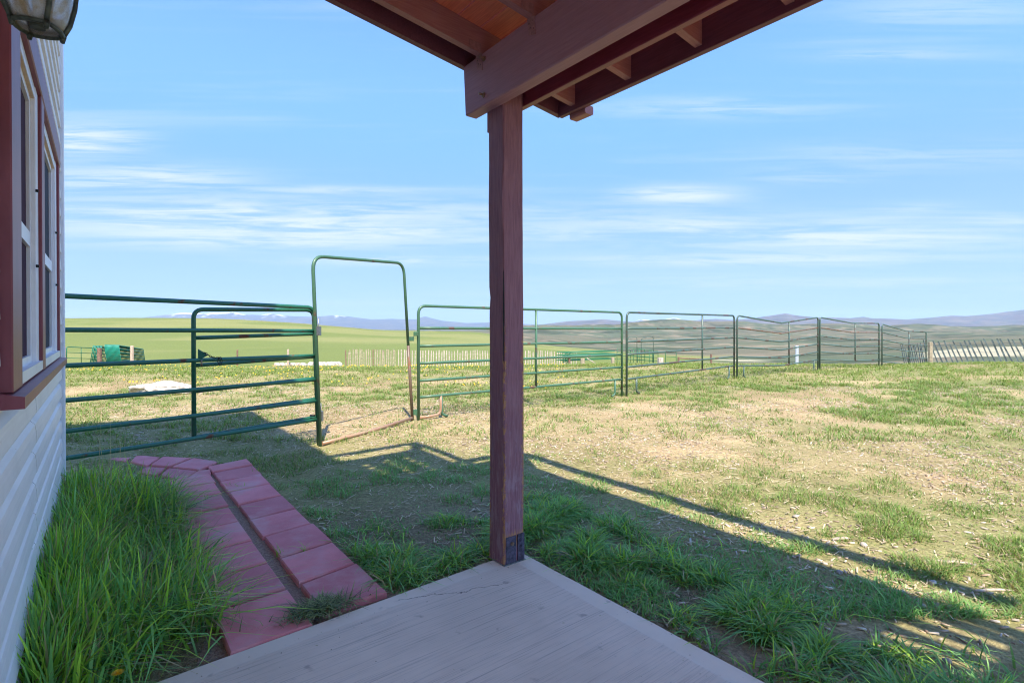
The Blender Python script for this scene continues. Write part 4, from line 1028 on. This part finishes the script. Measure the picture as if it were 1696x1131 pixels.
# ------------------------------------------------------------------ grass
def blades(name, label, x, y, h, w, lean, C, z=None, three=True, droop=.5, heading=None, hd_spread=3.1416):
    n = len(x); z = terrain(x, y) if z is None else z
    a = rng.uniform(0, 2 * np.pi, n) if heading is None else heading + rng.normal(0, hd_spread, n)
    dx, dy = np.cos(a), np.sin(a); fa = a + rng.normal(np.pi / 2, .5, n); wx, wy = np.cos(fa) * w / 2, np.sin(fa) * w / 2
    base = np.stack([x, y, z - .005], 1)
    lv = (0., .38, .74) if three else (0., .55)
    V = []; cols = []
    L = lean * h; dr = droop * lean
    for t in lv:
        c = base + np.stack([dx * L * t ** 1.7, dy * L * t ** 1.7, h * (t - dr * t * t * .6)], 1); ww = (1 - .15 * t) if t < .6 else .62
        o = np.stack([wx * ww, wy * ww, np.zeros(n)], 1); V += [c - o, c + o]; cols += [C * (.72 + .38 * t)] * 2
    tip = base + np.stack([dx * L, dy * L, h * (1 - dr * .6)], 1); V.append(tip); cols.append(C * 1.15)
    k = len(V); V = np.stack(V, 1).reshape(-1, 3); cols = np.stack(cols, 1).reshape(-1, 3)
    b = (np.arange(n) * k)[:, None]
    qs = [b + np.array([0, 1, 3, 2])]
    if three: qs.append(b + np.array([2, 3, 5, 4]))
    q = np.concatenate(qs); t_ = b + np.array([k - 3, k - 2, k - 1])
    o = np_mesh(name, V, q, t_, M['blade'], cols, smooth=True); tag(o, label, 'grass' if False else None, None, 'stuff'); return o

def pal(n, kind):
    r = rng.random(n)[:, None]; s = rng.random(n)[:, None]
    if kind == 'lush': a, b, dry = np.array([.20, .42, .04]), np.array([.48, .66, .08]), .10
    elif kind == 'teal': a, b, dry = np.array([.13, .34, .09]), np.array([.28, .50, .15]), .13
    elif kind == 'yard': a, b, dry = np.array([.13, .23, .05]), np.array([.27, .37, .09]), .2
    else: a, b, dry = np.array([.15, .24, .045]), np.array([.28, .34, .08]), .15
    c = a + (b - a) * r; st = np.array([.46, .37, .20]) + (np.array([.30, .24, .12]) - np.array([.46, .37, .20])) * r
    return np.where(s < dry, st, c)
def inpoly(x, y, poly):
    ins = np.zeros(len(x), bool); n = len(poly)
    for i in range(n):
        x1, y1 = poly[i]; x2, y2 = poly[(i + 1) % n]; c = ((y1 > y) != (y2 > y)) & (x < (x2 - x1) * (y - y1) / (y2 - y1 + 1e-12) + x1); ins ^= c
    return ins
def on_hard(x, y, grow=0.):
    u, v = uvof(x, y); m = (u < 1.935 + grow) & (v < 2.33 + .047 * u + grow) & (u > -.3)
    m |= (u > .38) & (u < 1.15) & (v > 2.3) & (v < 5.65)
    for q in PAVERS:
        q = np.array(q); c = q.mean(0); qq = c + (q - c) * 1.0; m |= inpoly(x, y, [tuple(p) for p in qq])
    return m
def in_house(x, y): u, v = uvof(x, y); return (u < -.22) & (v < 5.02)
def tufted(n, sampler, per=14, spread=.05):
    cx, cy = sampler(n // per); x = np.repeat(cx, per) + rng.normal(0, spread, len(cx) * per); y = np.repeat(cy, per) + rng.normal(0, spread, len(cy) * per); return x, y
def grass():
    # tall bed between house and path
    def bed_s(n):
        u = rng.uniform(-.22, .90, n * 3); v = rng.uniform(2.33, 5.6, n * 3); x, y = uv2w(u, v); return x, y
    n = 17000; u = rng.uniform(-.21, 1.0, n); v = rng.uniform(2.36, 5.5, n)
    x = u * CP - v * SP; y = u * SP + v * CP
    # bed edge follows the path
    pe = PAVERS[9:17]; vv = []; uu = []
    for q in pe:
        for p in (q[0], q[3]): a, b = uvof(p[0], p[1]); uu.append(a); vv.append(b)
    o = np.argsort(vv); edge = np.interp(v, np.array(vv)[o], np.array(uu)[o]); edge = np.minimum(edge, .46) - .02
    # pixels measured: the bed's tips overhang the inner row of pavers
    keep = (u < edge + .03 + rng.normal(0, .03, n)) & ~((v > 4.9) & (u > .2)) & (fbm(x * 5, y * 5, 3, 14) > .26)
    keep &= ~((v < 2.62) & (u > .10) & (rng.random(n) < .8)) & ~((v < 2.50) & (rng.random(n) < .6))
    x, y, u, v = x[keep], y[keep], u[keep], v[keep]; n = len(x)
    cl = fbm(x * 3.2, y * 3.2, 3, 111); big = fbm(x * .9, y * .9, 2, 112)
    h = (.10 + .40 * cl) * rng.uniform(.45, 1.3, n) * (1.15 - .35 * sstep(u, .0, .6))
    h *= (1 - .3 * sstep(v, 4.0, 5.2)) * (1 - .35 * sstep(u, .25, .6)) * (1 - .30 * sstep(v, 2.8, 2.4) * sstep(u, -.05, .15))
    C = np.where((rng.random(n) < .45 + .5 * (cl - .5))[:, None], pal(n, 'lush'), pal(n, 'teal')) * ((.7 + .6 * big) * rng.uniform(.55, 1.35, n))[:, None]
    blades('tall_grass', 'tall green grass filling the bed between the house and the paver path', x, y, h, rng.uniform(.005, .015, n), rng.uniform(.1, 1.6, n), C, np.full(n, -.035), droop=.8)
    # the tallest growth stands against the foot of the wall
    n = 3800; u = -.205 + np.abs(rng.normal(0, .10, n)); v = rng.uniform(2.34, 4.9, n); x = u * CP - v * SP; y = u * SP + v * CP; cl = fbm(x * 4, y * 4, 3, 171)
    C = np.where((rng.random(n) < .5)[:, None], pal(n, 'lush'), pal(n, 'teal')) * rng.uniform(.6, 1.3, n)[:, None]
    blades('wall_grass', 'tallest green grass standing against the foot of the white siding', x, y, (.22 + .28 * cl) * rng.uniform(.7, 1.25, n), rng.uniform(.005, .014, n), rng.uniform(.08, .7, n), C, np.full(n, -.035), droop=.7)
    # dry straw stalks in the bed
    n = 420; u = rng.uniform(-.15, .5, n); v = rng.uniform(2.5, 5.0, n); x = u * CP - v * SP; y = u * SP + v * CP
    C = np.array([.52, .43, .25]) * rng.uniform(.6, 1.1, n)[:, None]
    blades('dry_stalks', 'thin straw coloured dead stalks among the tall grass', x, y, rng.uniform(.15, .42, n), rng.uniform(.002, .0032, n), rng.uniform(.2, 1.1, n), C, np.full(n, -.03))
    # a few high seed stalks near the corner
    n = 16; u = rng.uniform(-.02, .12, n); v = rng.uniform(4.2, 4.8, n); x = u * CP - v * SP; y = u * SP + v * CP
    blades('seed_stalks', 'tall pale dead stalks at the house corner before the gate panel', x, y, rng.uniform(.5, .8, n), np.full(n, .004), rng.uniform(.02, .12, n), np.array([.5, .42, .26]) * rng.uniform(.7, 1.1, n)[:, None], np.full(n, -.03))
    # small dark tuft in the gap of the path
    cx, cy = gpx(528, 1012); n = 800; a = rng.uniform(0, 6.28, n); q = np.abs(rng.normal(0, .065, n)); lx = np.cos(a) * q * 1.5; ly = np.sin(a) * q * .5; X = cx + lx * CP - ly * SP; Y = cy + lx * SP + ly * CP
    blades('gap_tuft', 'low olive grass tuft growing between path and patio', X, Y, rng.uniform(.03, .085, n), rng.uniform(.003, .007, n), rng.uniform(.8, 2.2, n), np.array([.24, .28, .11]) * rng.uniform(.4, 1.5, n)[:, None], np.full(n, -.004))
    P8 = [gpx(*cpx(*c)) for c in ((1232, 470), (1130, 105), (1050, 175), (1330, 455), (905, 225), (1010, 168), (960, 420), (985, 540))]
    X = np.concatenate([rng.normal(p[0], .02, 9) for p in P8]); Y = np.concatenate([rng.normal(p[1], .012, 9) for p in P8]); n = len(X)
    blades('joint_sprouts', 'few grass blades sprouting from the paver joints', X, Y, rng.uniform(.03, .09, n), rng.uniform(.003, .005, n), rng.uniform(.2, 1.2, n), pal(n, 'lush'), np.full(n, -.015))
    # lush strips at the slab edges
    n = 40000; u = np.concatenate([rng.normal(2.27, .19, n), rng.uniform(.95, 2.7, n // 2)]); v = np.concatenate([rng.uniform(-.3, 2.8, n), rng.normal(2.68, .19, n // 2)])
    x = u * CP - v * SP; y = u * SP + v * CP; d = lush(x, y); tn = fbm(x * 6.5, y * 6.5, 2, 121); dens = d * sstep(tn, .38, .56)
    keep = (rng.random(len(x)) < dens) & ~on_hard(x, y, .03 + .0); x, y, u, v, tn = x[keep], y[keep], u[keep], v[keep], tn[keep]; n = len(x)
    h = (.035 + .10 * sstep(tn, .4, .7)) * rng.uniform(.6, 1.3, n)
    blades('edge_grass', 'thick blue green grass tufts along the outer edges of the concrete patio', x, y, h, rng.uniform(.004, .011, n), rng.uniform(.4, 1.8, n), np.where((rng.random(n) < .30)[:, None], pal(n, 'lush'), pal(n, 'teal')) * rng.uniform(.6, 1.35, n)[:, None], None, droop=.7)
    # dead thatch under the edge grass and in the bed
    n = 16000; u = np.concatenate([rng.normal(2.14, .14, n), rng.uniform(-.2, .75, n // 3), rng.uniform(1.0, 2.5, n // 3)]); v = np.concatenate([rng.uniform(-.3, 2.7, n), rng.uniform(2.36, 3.4, n // 3), rng.normal(2.58, .10, n // 3)])
    x = u * CP - v * SP; y = u * SP + v * CP; keep = (~on_hard(x, y, .0)) & (fbm(x * 4, y * 4, 3, 161) > .42); x, y = x[keep], y[keep]; n = len(x)
    C = np.array([.34, .26, .16]) * rng.uniform(.45, 1.4, n)[:, None]; blades('dead_thatch', 'flattened brown and straw coloured dead grass beside the concrete edge', x, y, rng.uniform(.012, .045, n), rng.uniform(.002, .005, n), rng.uniform(1.2, 4.0, n), C, None, False)
    # yard, near: 2.5 - 8 m
    def yard(n, d0, d1, hmin, hmax, wmin, wmax, kind, three, name, label, base=.06, x0=-1., x1=1.05):
        D = np.exp(rng.uniform(math.log(d0), math.log(d1), n)) if d1 / d0 > 2 else np.sqrt(rng.uniform(d0 ** 2, d1 ** 2, n))
        X = rng.uniform(x0, x1, n) * D; Y = D; dn = lush(X, Y); tn = fbm(X * 4.5, Y * 4.5, 3, 131)
        p = base + (1 - base) * dn * sstep(tn, .34, .60); keep = (rng.random(n) < p) & ~on_hard(X, Y, .02) & ~in_house(X, Y); X, Y, dn, tn = X[keep], Y[keep], dn[keep], tn[keep]; m = len(X)
        h = (hmin + (hmax - hmin) * sstep(tn, .4, .7) * (.35 + .65 * dn)) * rng.uniform(.5, 1.3, m)
        C = pal(m, kind); u_, v_ = uvof(X, Y); sh = (sstep(v_, 5.5, 4.0) * sstep(u_, 3.6, 3.0))[:, None]; C = C * (1 - sh) + pal(m, 'teal') * sh  # grass within the roof's shadow area painted brighter blue-green, as its shade tint
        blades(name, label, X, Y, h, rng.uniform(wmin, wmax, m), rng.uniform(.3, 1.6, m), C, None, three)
    yard(130000, 2.4, 6.0, .02, .08, .003, .0065, 'yard', False, 'short_grass', 'short sparse grass over the near trodden yard', .16)
    yard(210000, 6.0, 12., .03, .11, .005, .011, 'yard', False, 'yard_grass', 'patchy grass across the middle of the yard', .07, -1.0, 1.02)
    yard(170000, 11.5, 21.5, .04, .12, .008, .018, 'far', False, 'meadow_grass', 'long fresh grass at the far rim of the yard', .15, -.95, 1.0)
    yard(60000, 21.5, 36, .04, .09, .015, .03, 'far', False, 'slope_grass', 'grass on the slope beyond the yard', .3, -.95, .4)
    # straw litter
    n = 42000; D = np.sqrt(rng.uniform(2.4 ** 2, 9 ** 2, n)); X = rng.uniform(-1, 1.05, n) * D; keep = ~on_hard(X, D, .01) & ~in_house(X, D) & (rng.random(n) < .9 - .6 * lush(X, D)); X, D = X[keep], D[keep]; n = len(X)
    a = rng.uniform(0, np.pi, n); L = rng.uniform(.02, .09, n); w = rng.uniform(.0015, .004, n); z = terrain(X, D) + rng.uniform(.002, .014, n)
    dx, dy = np.cos(a) * L / 2, np.sin(a) * L / 2; px_, py_ = -np.sin(a) * w, np.cos(a) * w; t = rng.normal(0, .004, n)
    V = np.stack([np.stack([X - dx - px_, D - dy - py_, z - t], 1), np.stack([X + dx - px_, D + dy - py_, z + t], 1), np.stack([X + dx + px_, D + dy + py_, z + t + .001], 1), np.stack([X - dx + px_, D - dy + py_, z - t + .001], 1)], 1).reshape(-1, 3)
    C = np.repeat(np.array([.55, .44, .27]) * rng.uniform(.55, 1.15, n)[:, None], 4, 0)
    o = np_mesh('straw_litter', V, np.arange(n * 4).reshape(-1, 4), None, M['chip'], C, False); tag(o, 'dry straw scattered over the bare yard soil', None, None, 'stuff')
    # crumbs and dry bits blown onto the concrete
    n = 900; u = rng.uniform(-.15, 1.92, n); v = rng.uniform(.2, 2.36, n); e = np.minimum(1.93 - u, 2.36 - v); keep = rng.random(n) < .12 + .9 * np.exp(-e / .10); u, v = u[keep], v[keep]; n = len(u)
    x, y = u * CP - v * SP, u * SP + v * CP; a = rng.uniform(0, 3.14, n); L = rng.uniform(.0008, .003, n) * np.where(rng.random(n) < .1, 2.2, 1); w = L * rng.uniform(.25, .8, n); vs = []
    for (sx, sy, zz) in ((-1, -1, .001), (1, -1, .001), (1, 1, .001), (-1, 1, .001), (0, 0, .003)): vs.append(np.stack([x + sx * L * np.cos(a) - sy * w * np.sin(a), y + sx * L * np.sin(a) + sy * w * np.cos(a), np.full(n, zz)], 1))
    V = np.stack(vs, 1).reshape(-1, 3); b = (np.arange(n) * 5)[:, None]; t = np.concatenate([b + np.array(f) for f in ((0, 1, 4), (1, 2, 4), (2, 3, 4), (3, 0, 4))])
    C = np.repeat(np.where((rng.random(n) < .6)[:, None], np.array([.16, .11, .08]), np.array([.46, .38, .24])), 5, 0)
    o = np_mesh('slab_crumbs', V, None, t, M['chip'], C, False); tag(o, 'soil crumbs and dry bits lying near the edges of the concrete patio', None, None, 'stuff')
    # wood chips
    n = 34000; D = np.sqrt(rng.uniform(2.2 ** 2, 11.5 ** 2, n)); X = rng.uniform(-.75, 1.02, n) * D
    cd = fbm(X * .7, D * .7, 3, 141) + .22 * sstep(X / D, .35, .9) * sstep(D, 7.5, 5); keep = ~on_hard(X, D, .02) & ~in_house(X, D) & (rng.random(n) < sstep(cd, .42, .72)); X, D = X[keep], D[keep]; n = len(X)
    a = rng.uniform(0, np.pi, n); L = rng.uniform(.009, .038, n) * np.where(rng.random(n) < .06, 1.9, 1.); w = L * rng.uniform(.18, .45, n); hh = rng.uniform(.002, .008, n); z = terrain(X, D) + rng.uniform(0, .008, n)
    ca, sa = np.cos(a), np.sin(a); tilt = rng.normal(0, .18, n)
    vs = []
    for (sx, sy, sz) in ((-1, -1, 0), (1, -.7, 0), (1, .7, 0), (-1, 1, 0), (-1, -1, 1), (1, -.7, 1), (1, .7, 1), (-1, 1, 1)):
        lx = sx * L / 2; ly = sy * w / 2; vs.append(np.stack([X + lx * ca - ly * sa, D + lx * sa + ly * ca, z + sz * hh + lx * tilt], 1))
    V = np.stack(vs, 1).reshape(-1, 3); b = (np.arange(n) * 8)[:, None]
    q = np.concatenate([b + np.array(f) for f in ((4, 5, 6, 7), (0, 1, 5, 4), (1, 2, 6, 5), (2, 3, 7, 6), (3, 0, 4, 7))])
    r = rng.random(n)[:, None]; C = np.where(r < .35, np.array([.56, .48, .37]), np.where(r < .8, np.array([.46, .34, .23]), np.array([.26, .19, .14]))) * rng.uniform(.7, 1.15, n)[:, None]
    o = np_mesh('wood_chips', V, q, None, M['chip'], np.repeat(C, 8, 0), False); tag(o, 'pale wood chips and bark bits strewn over the yard', None, None, 'stuff')
    # dandelions far off in the meadow
    n = 900; D = np.sqrt(rng.uniform(11 ** 2, 24 ** 2, n)); X = rng.uniform(-.95, .1, n) * D; keep = fbm(X * .5, D * .5, 3, 151) > .46; X, D = X[keep], D[keep]; n = len(X); z = terrain(X, D) + rng.uniform(.06, .14, n)
    vs = []; s = .020
    for k in range(6): vs.append(np.stack([X + s * math.cos(k * 1.047), D + s * math.sin(k * 1.047), z + .006 * (k % 2)], 1))
    vs.append(np.stack([X, D, z + .022], 1)); V = np.stack(vs, 1).reshape(-1, 3); b = (np.arange(n) * 7)[:, None]
    t = np.concatenate([b + np.array([k, (k + 1) % 6, 6]) for k in range(6)]); o = np_mesh('dandelions', V, None, t, M['dandelion'], None, False); tag(o, 'yellow dandelions dotted through the meadow grass', None, None, 'stuff')
grass()

# ------------------------------------------------------------------ sticks, stones, the near dandelion
def stick(px, py, L, r, ang, label, bend=.1, fork=False, name='stick'):
    x, y = gpx(px, py); z = gz(x, y) + r * .8; mb = MB(); rr = random.Random(int(px * 7 + py))
    n = 6; pts = []
    for i in range(n + 1):
        t = i / n - .5; b = bend * L * math.sin(math.pi * (t + .5)); pts.append((math.cos(ang) * t * L - math.sin(ang) * b, math.sin(ang) * t * L + math.cos(ang) * b, rr.uniform(-.002, .003)))
    mb.tube(pts, [r * q for q in (.5, .9, 1, .95, .9, .7, .35)], 7)
    if fork: c = pts[3]; mb.tube([c, (c[0] + math.cos(ang + 1.0) * L * .3, c[1] + math.sin(ang + 1.0) * L * .3, .006), (c[0] + math.cos(ang + .8) * L * .55, c[1] + math.sin(ang + .8) * L * .55, .004)], [r * .8, r * .6, r * .2], 6)
    o = mb.build(name, M['stick'], None, True); o.location = (x, y, z); tag(o, label, 'stick'); return o
stick(1312, 1076, .16, .012, 1.9, 'forked pale stick in the bare soil beside the patio edge', .05, True)
stick(1570, 932, .26, .010, -.15, 'long pale stick lying in the shadow line at the right edge', .04)
stick(1395, 893, .12, .010, .1, 'short bleached stick on the sunlit strip between the shadows', .03)
stick(1438, 986, .17, .008, -.45, 'curved brown stick on bare soil near the lower right tufts', .12)
stick(1480, 974, .2, .006, -.3, 'thin twig just right of the curved brown stick', .06)
stick(1650, 976, .2, .008, 0.0, 'weathered twig lying along the roof shadow by the right edge', .05)
stick(1168, 918, .10, .010, -.3, 'short stubby stick half hidden in the thick grass by the patio', .03)
stick(1362, 996, .10, .008, .9, 'small upright-leaning splinter between two grass tufts', .02)
ST = [(1547, 962, .016, 'small round pale stone near the right shadow edge'), (1392, 944, .014, 'light pebble on dark soil above the curved stick'), (1432, 902, .017, 'rounded stone just below the thin shadow band'),
      (1529, 998, .016, 'pale stone beside the lower right tuft'), (1300, 990, .014, 'tiny grey pebble amid the patio edge soil'), (1572, 1085, .014, 'flat grey stone by the bright light patches')]
for i, (px, py, s, lab) in enumerate(ST):
    x, y = gpx(px, py); rock('stone', x, y, s * 1.2, s, s * .8, 'rock_grey' if i % 2 else 'rock', lab, None, 60 + i, 2, 'stone', .1)

def dandelion():
    x, y = gpx(192, 1117, .10); z = .10
    e = empty('dandelion', (x, y, -.03)); tag(e, 'single yellow dandelion flower in the tall grass by the patio corner', 'flower')
    MB().tube([(x + .01, y, -.03), (x + .004, y, .04), (x, y, z)], .0018, 6).build('stem', M['leaf'], e, True)
    mb = MB()
    for ringi, (rad, n, up) in enumerate(((.019, 22, .001), (.014, 18, .005), (.008, 12, .008))):
        for k in range(n):
            a = 2 * math.pi * (k + .5 * ringi) / n; c, s = math.cos(a), math.sin(a); w = .0016
            mb.add([(x + c * .002 - s * w, y + s * .002 + c * w, z + .001), (x + c * .002 + s * w, y + s * .002 - c * w, z + .001), (x + c * rad + s * w * .7, y + s * rad - c * w * .7, z + up + .002), (x + c * rad - s * w * .7, y + s * rad + c * w * .7, z + up + .002)], [(0, 1, 2, 3)])
    mb.build('flower_head', M['dandelion'], e)
    for a in (.3, 1.5, 2.8, 4.2, 5.3):
        c, s = math.cos(a), math.sin(a); L = .09; pts = []
        lf = MB(); n = 7; vs = []
        for i in range(n):
            t = i / (n - 1); w = .010 * math.sin(math.pi * min(t * 1.05, 1)) * (1.3 if i % 2 else .7) + .001; zz = -.02 + .06 * math.sin(t * 2.2)
            vs += [(x + c * L * t - s * w, y + s * L * t + c * w, zz), (x + c * L * t + s * w, y + s * L * t - c * w, zz)]
        lf.add(vs, [(2 * i, 2 * i + 1, 2 * i + 3, 2 * i + 2) for i in range(n - 1)]).build('leaf', M['leaf'], e)
dandelion()
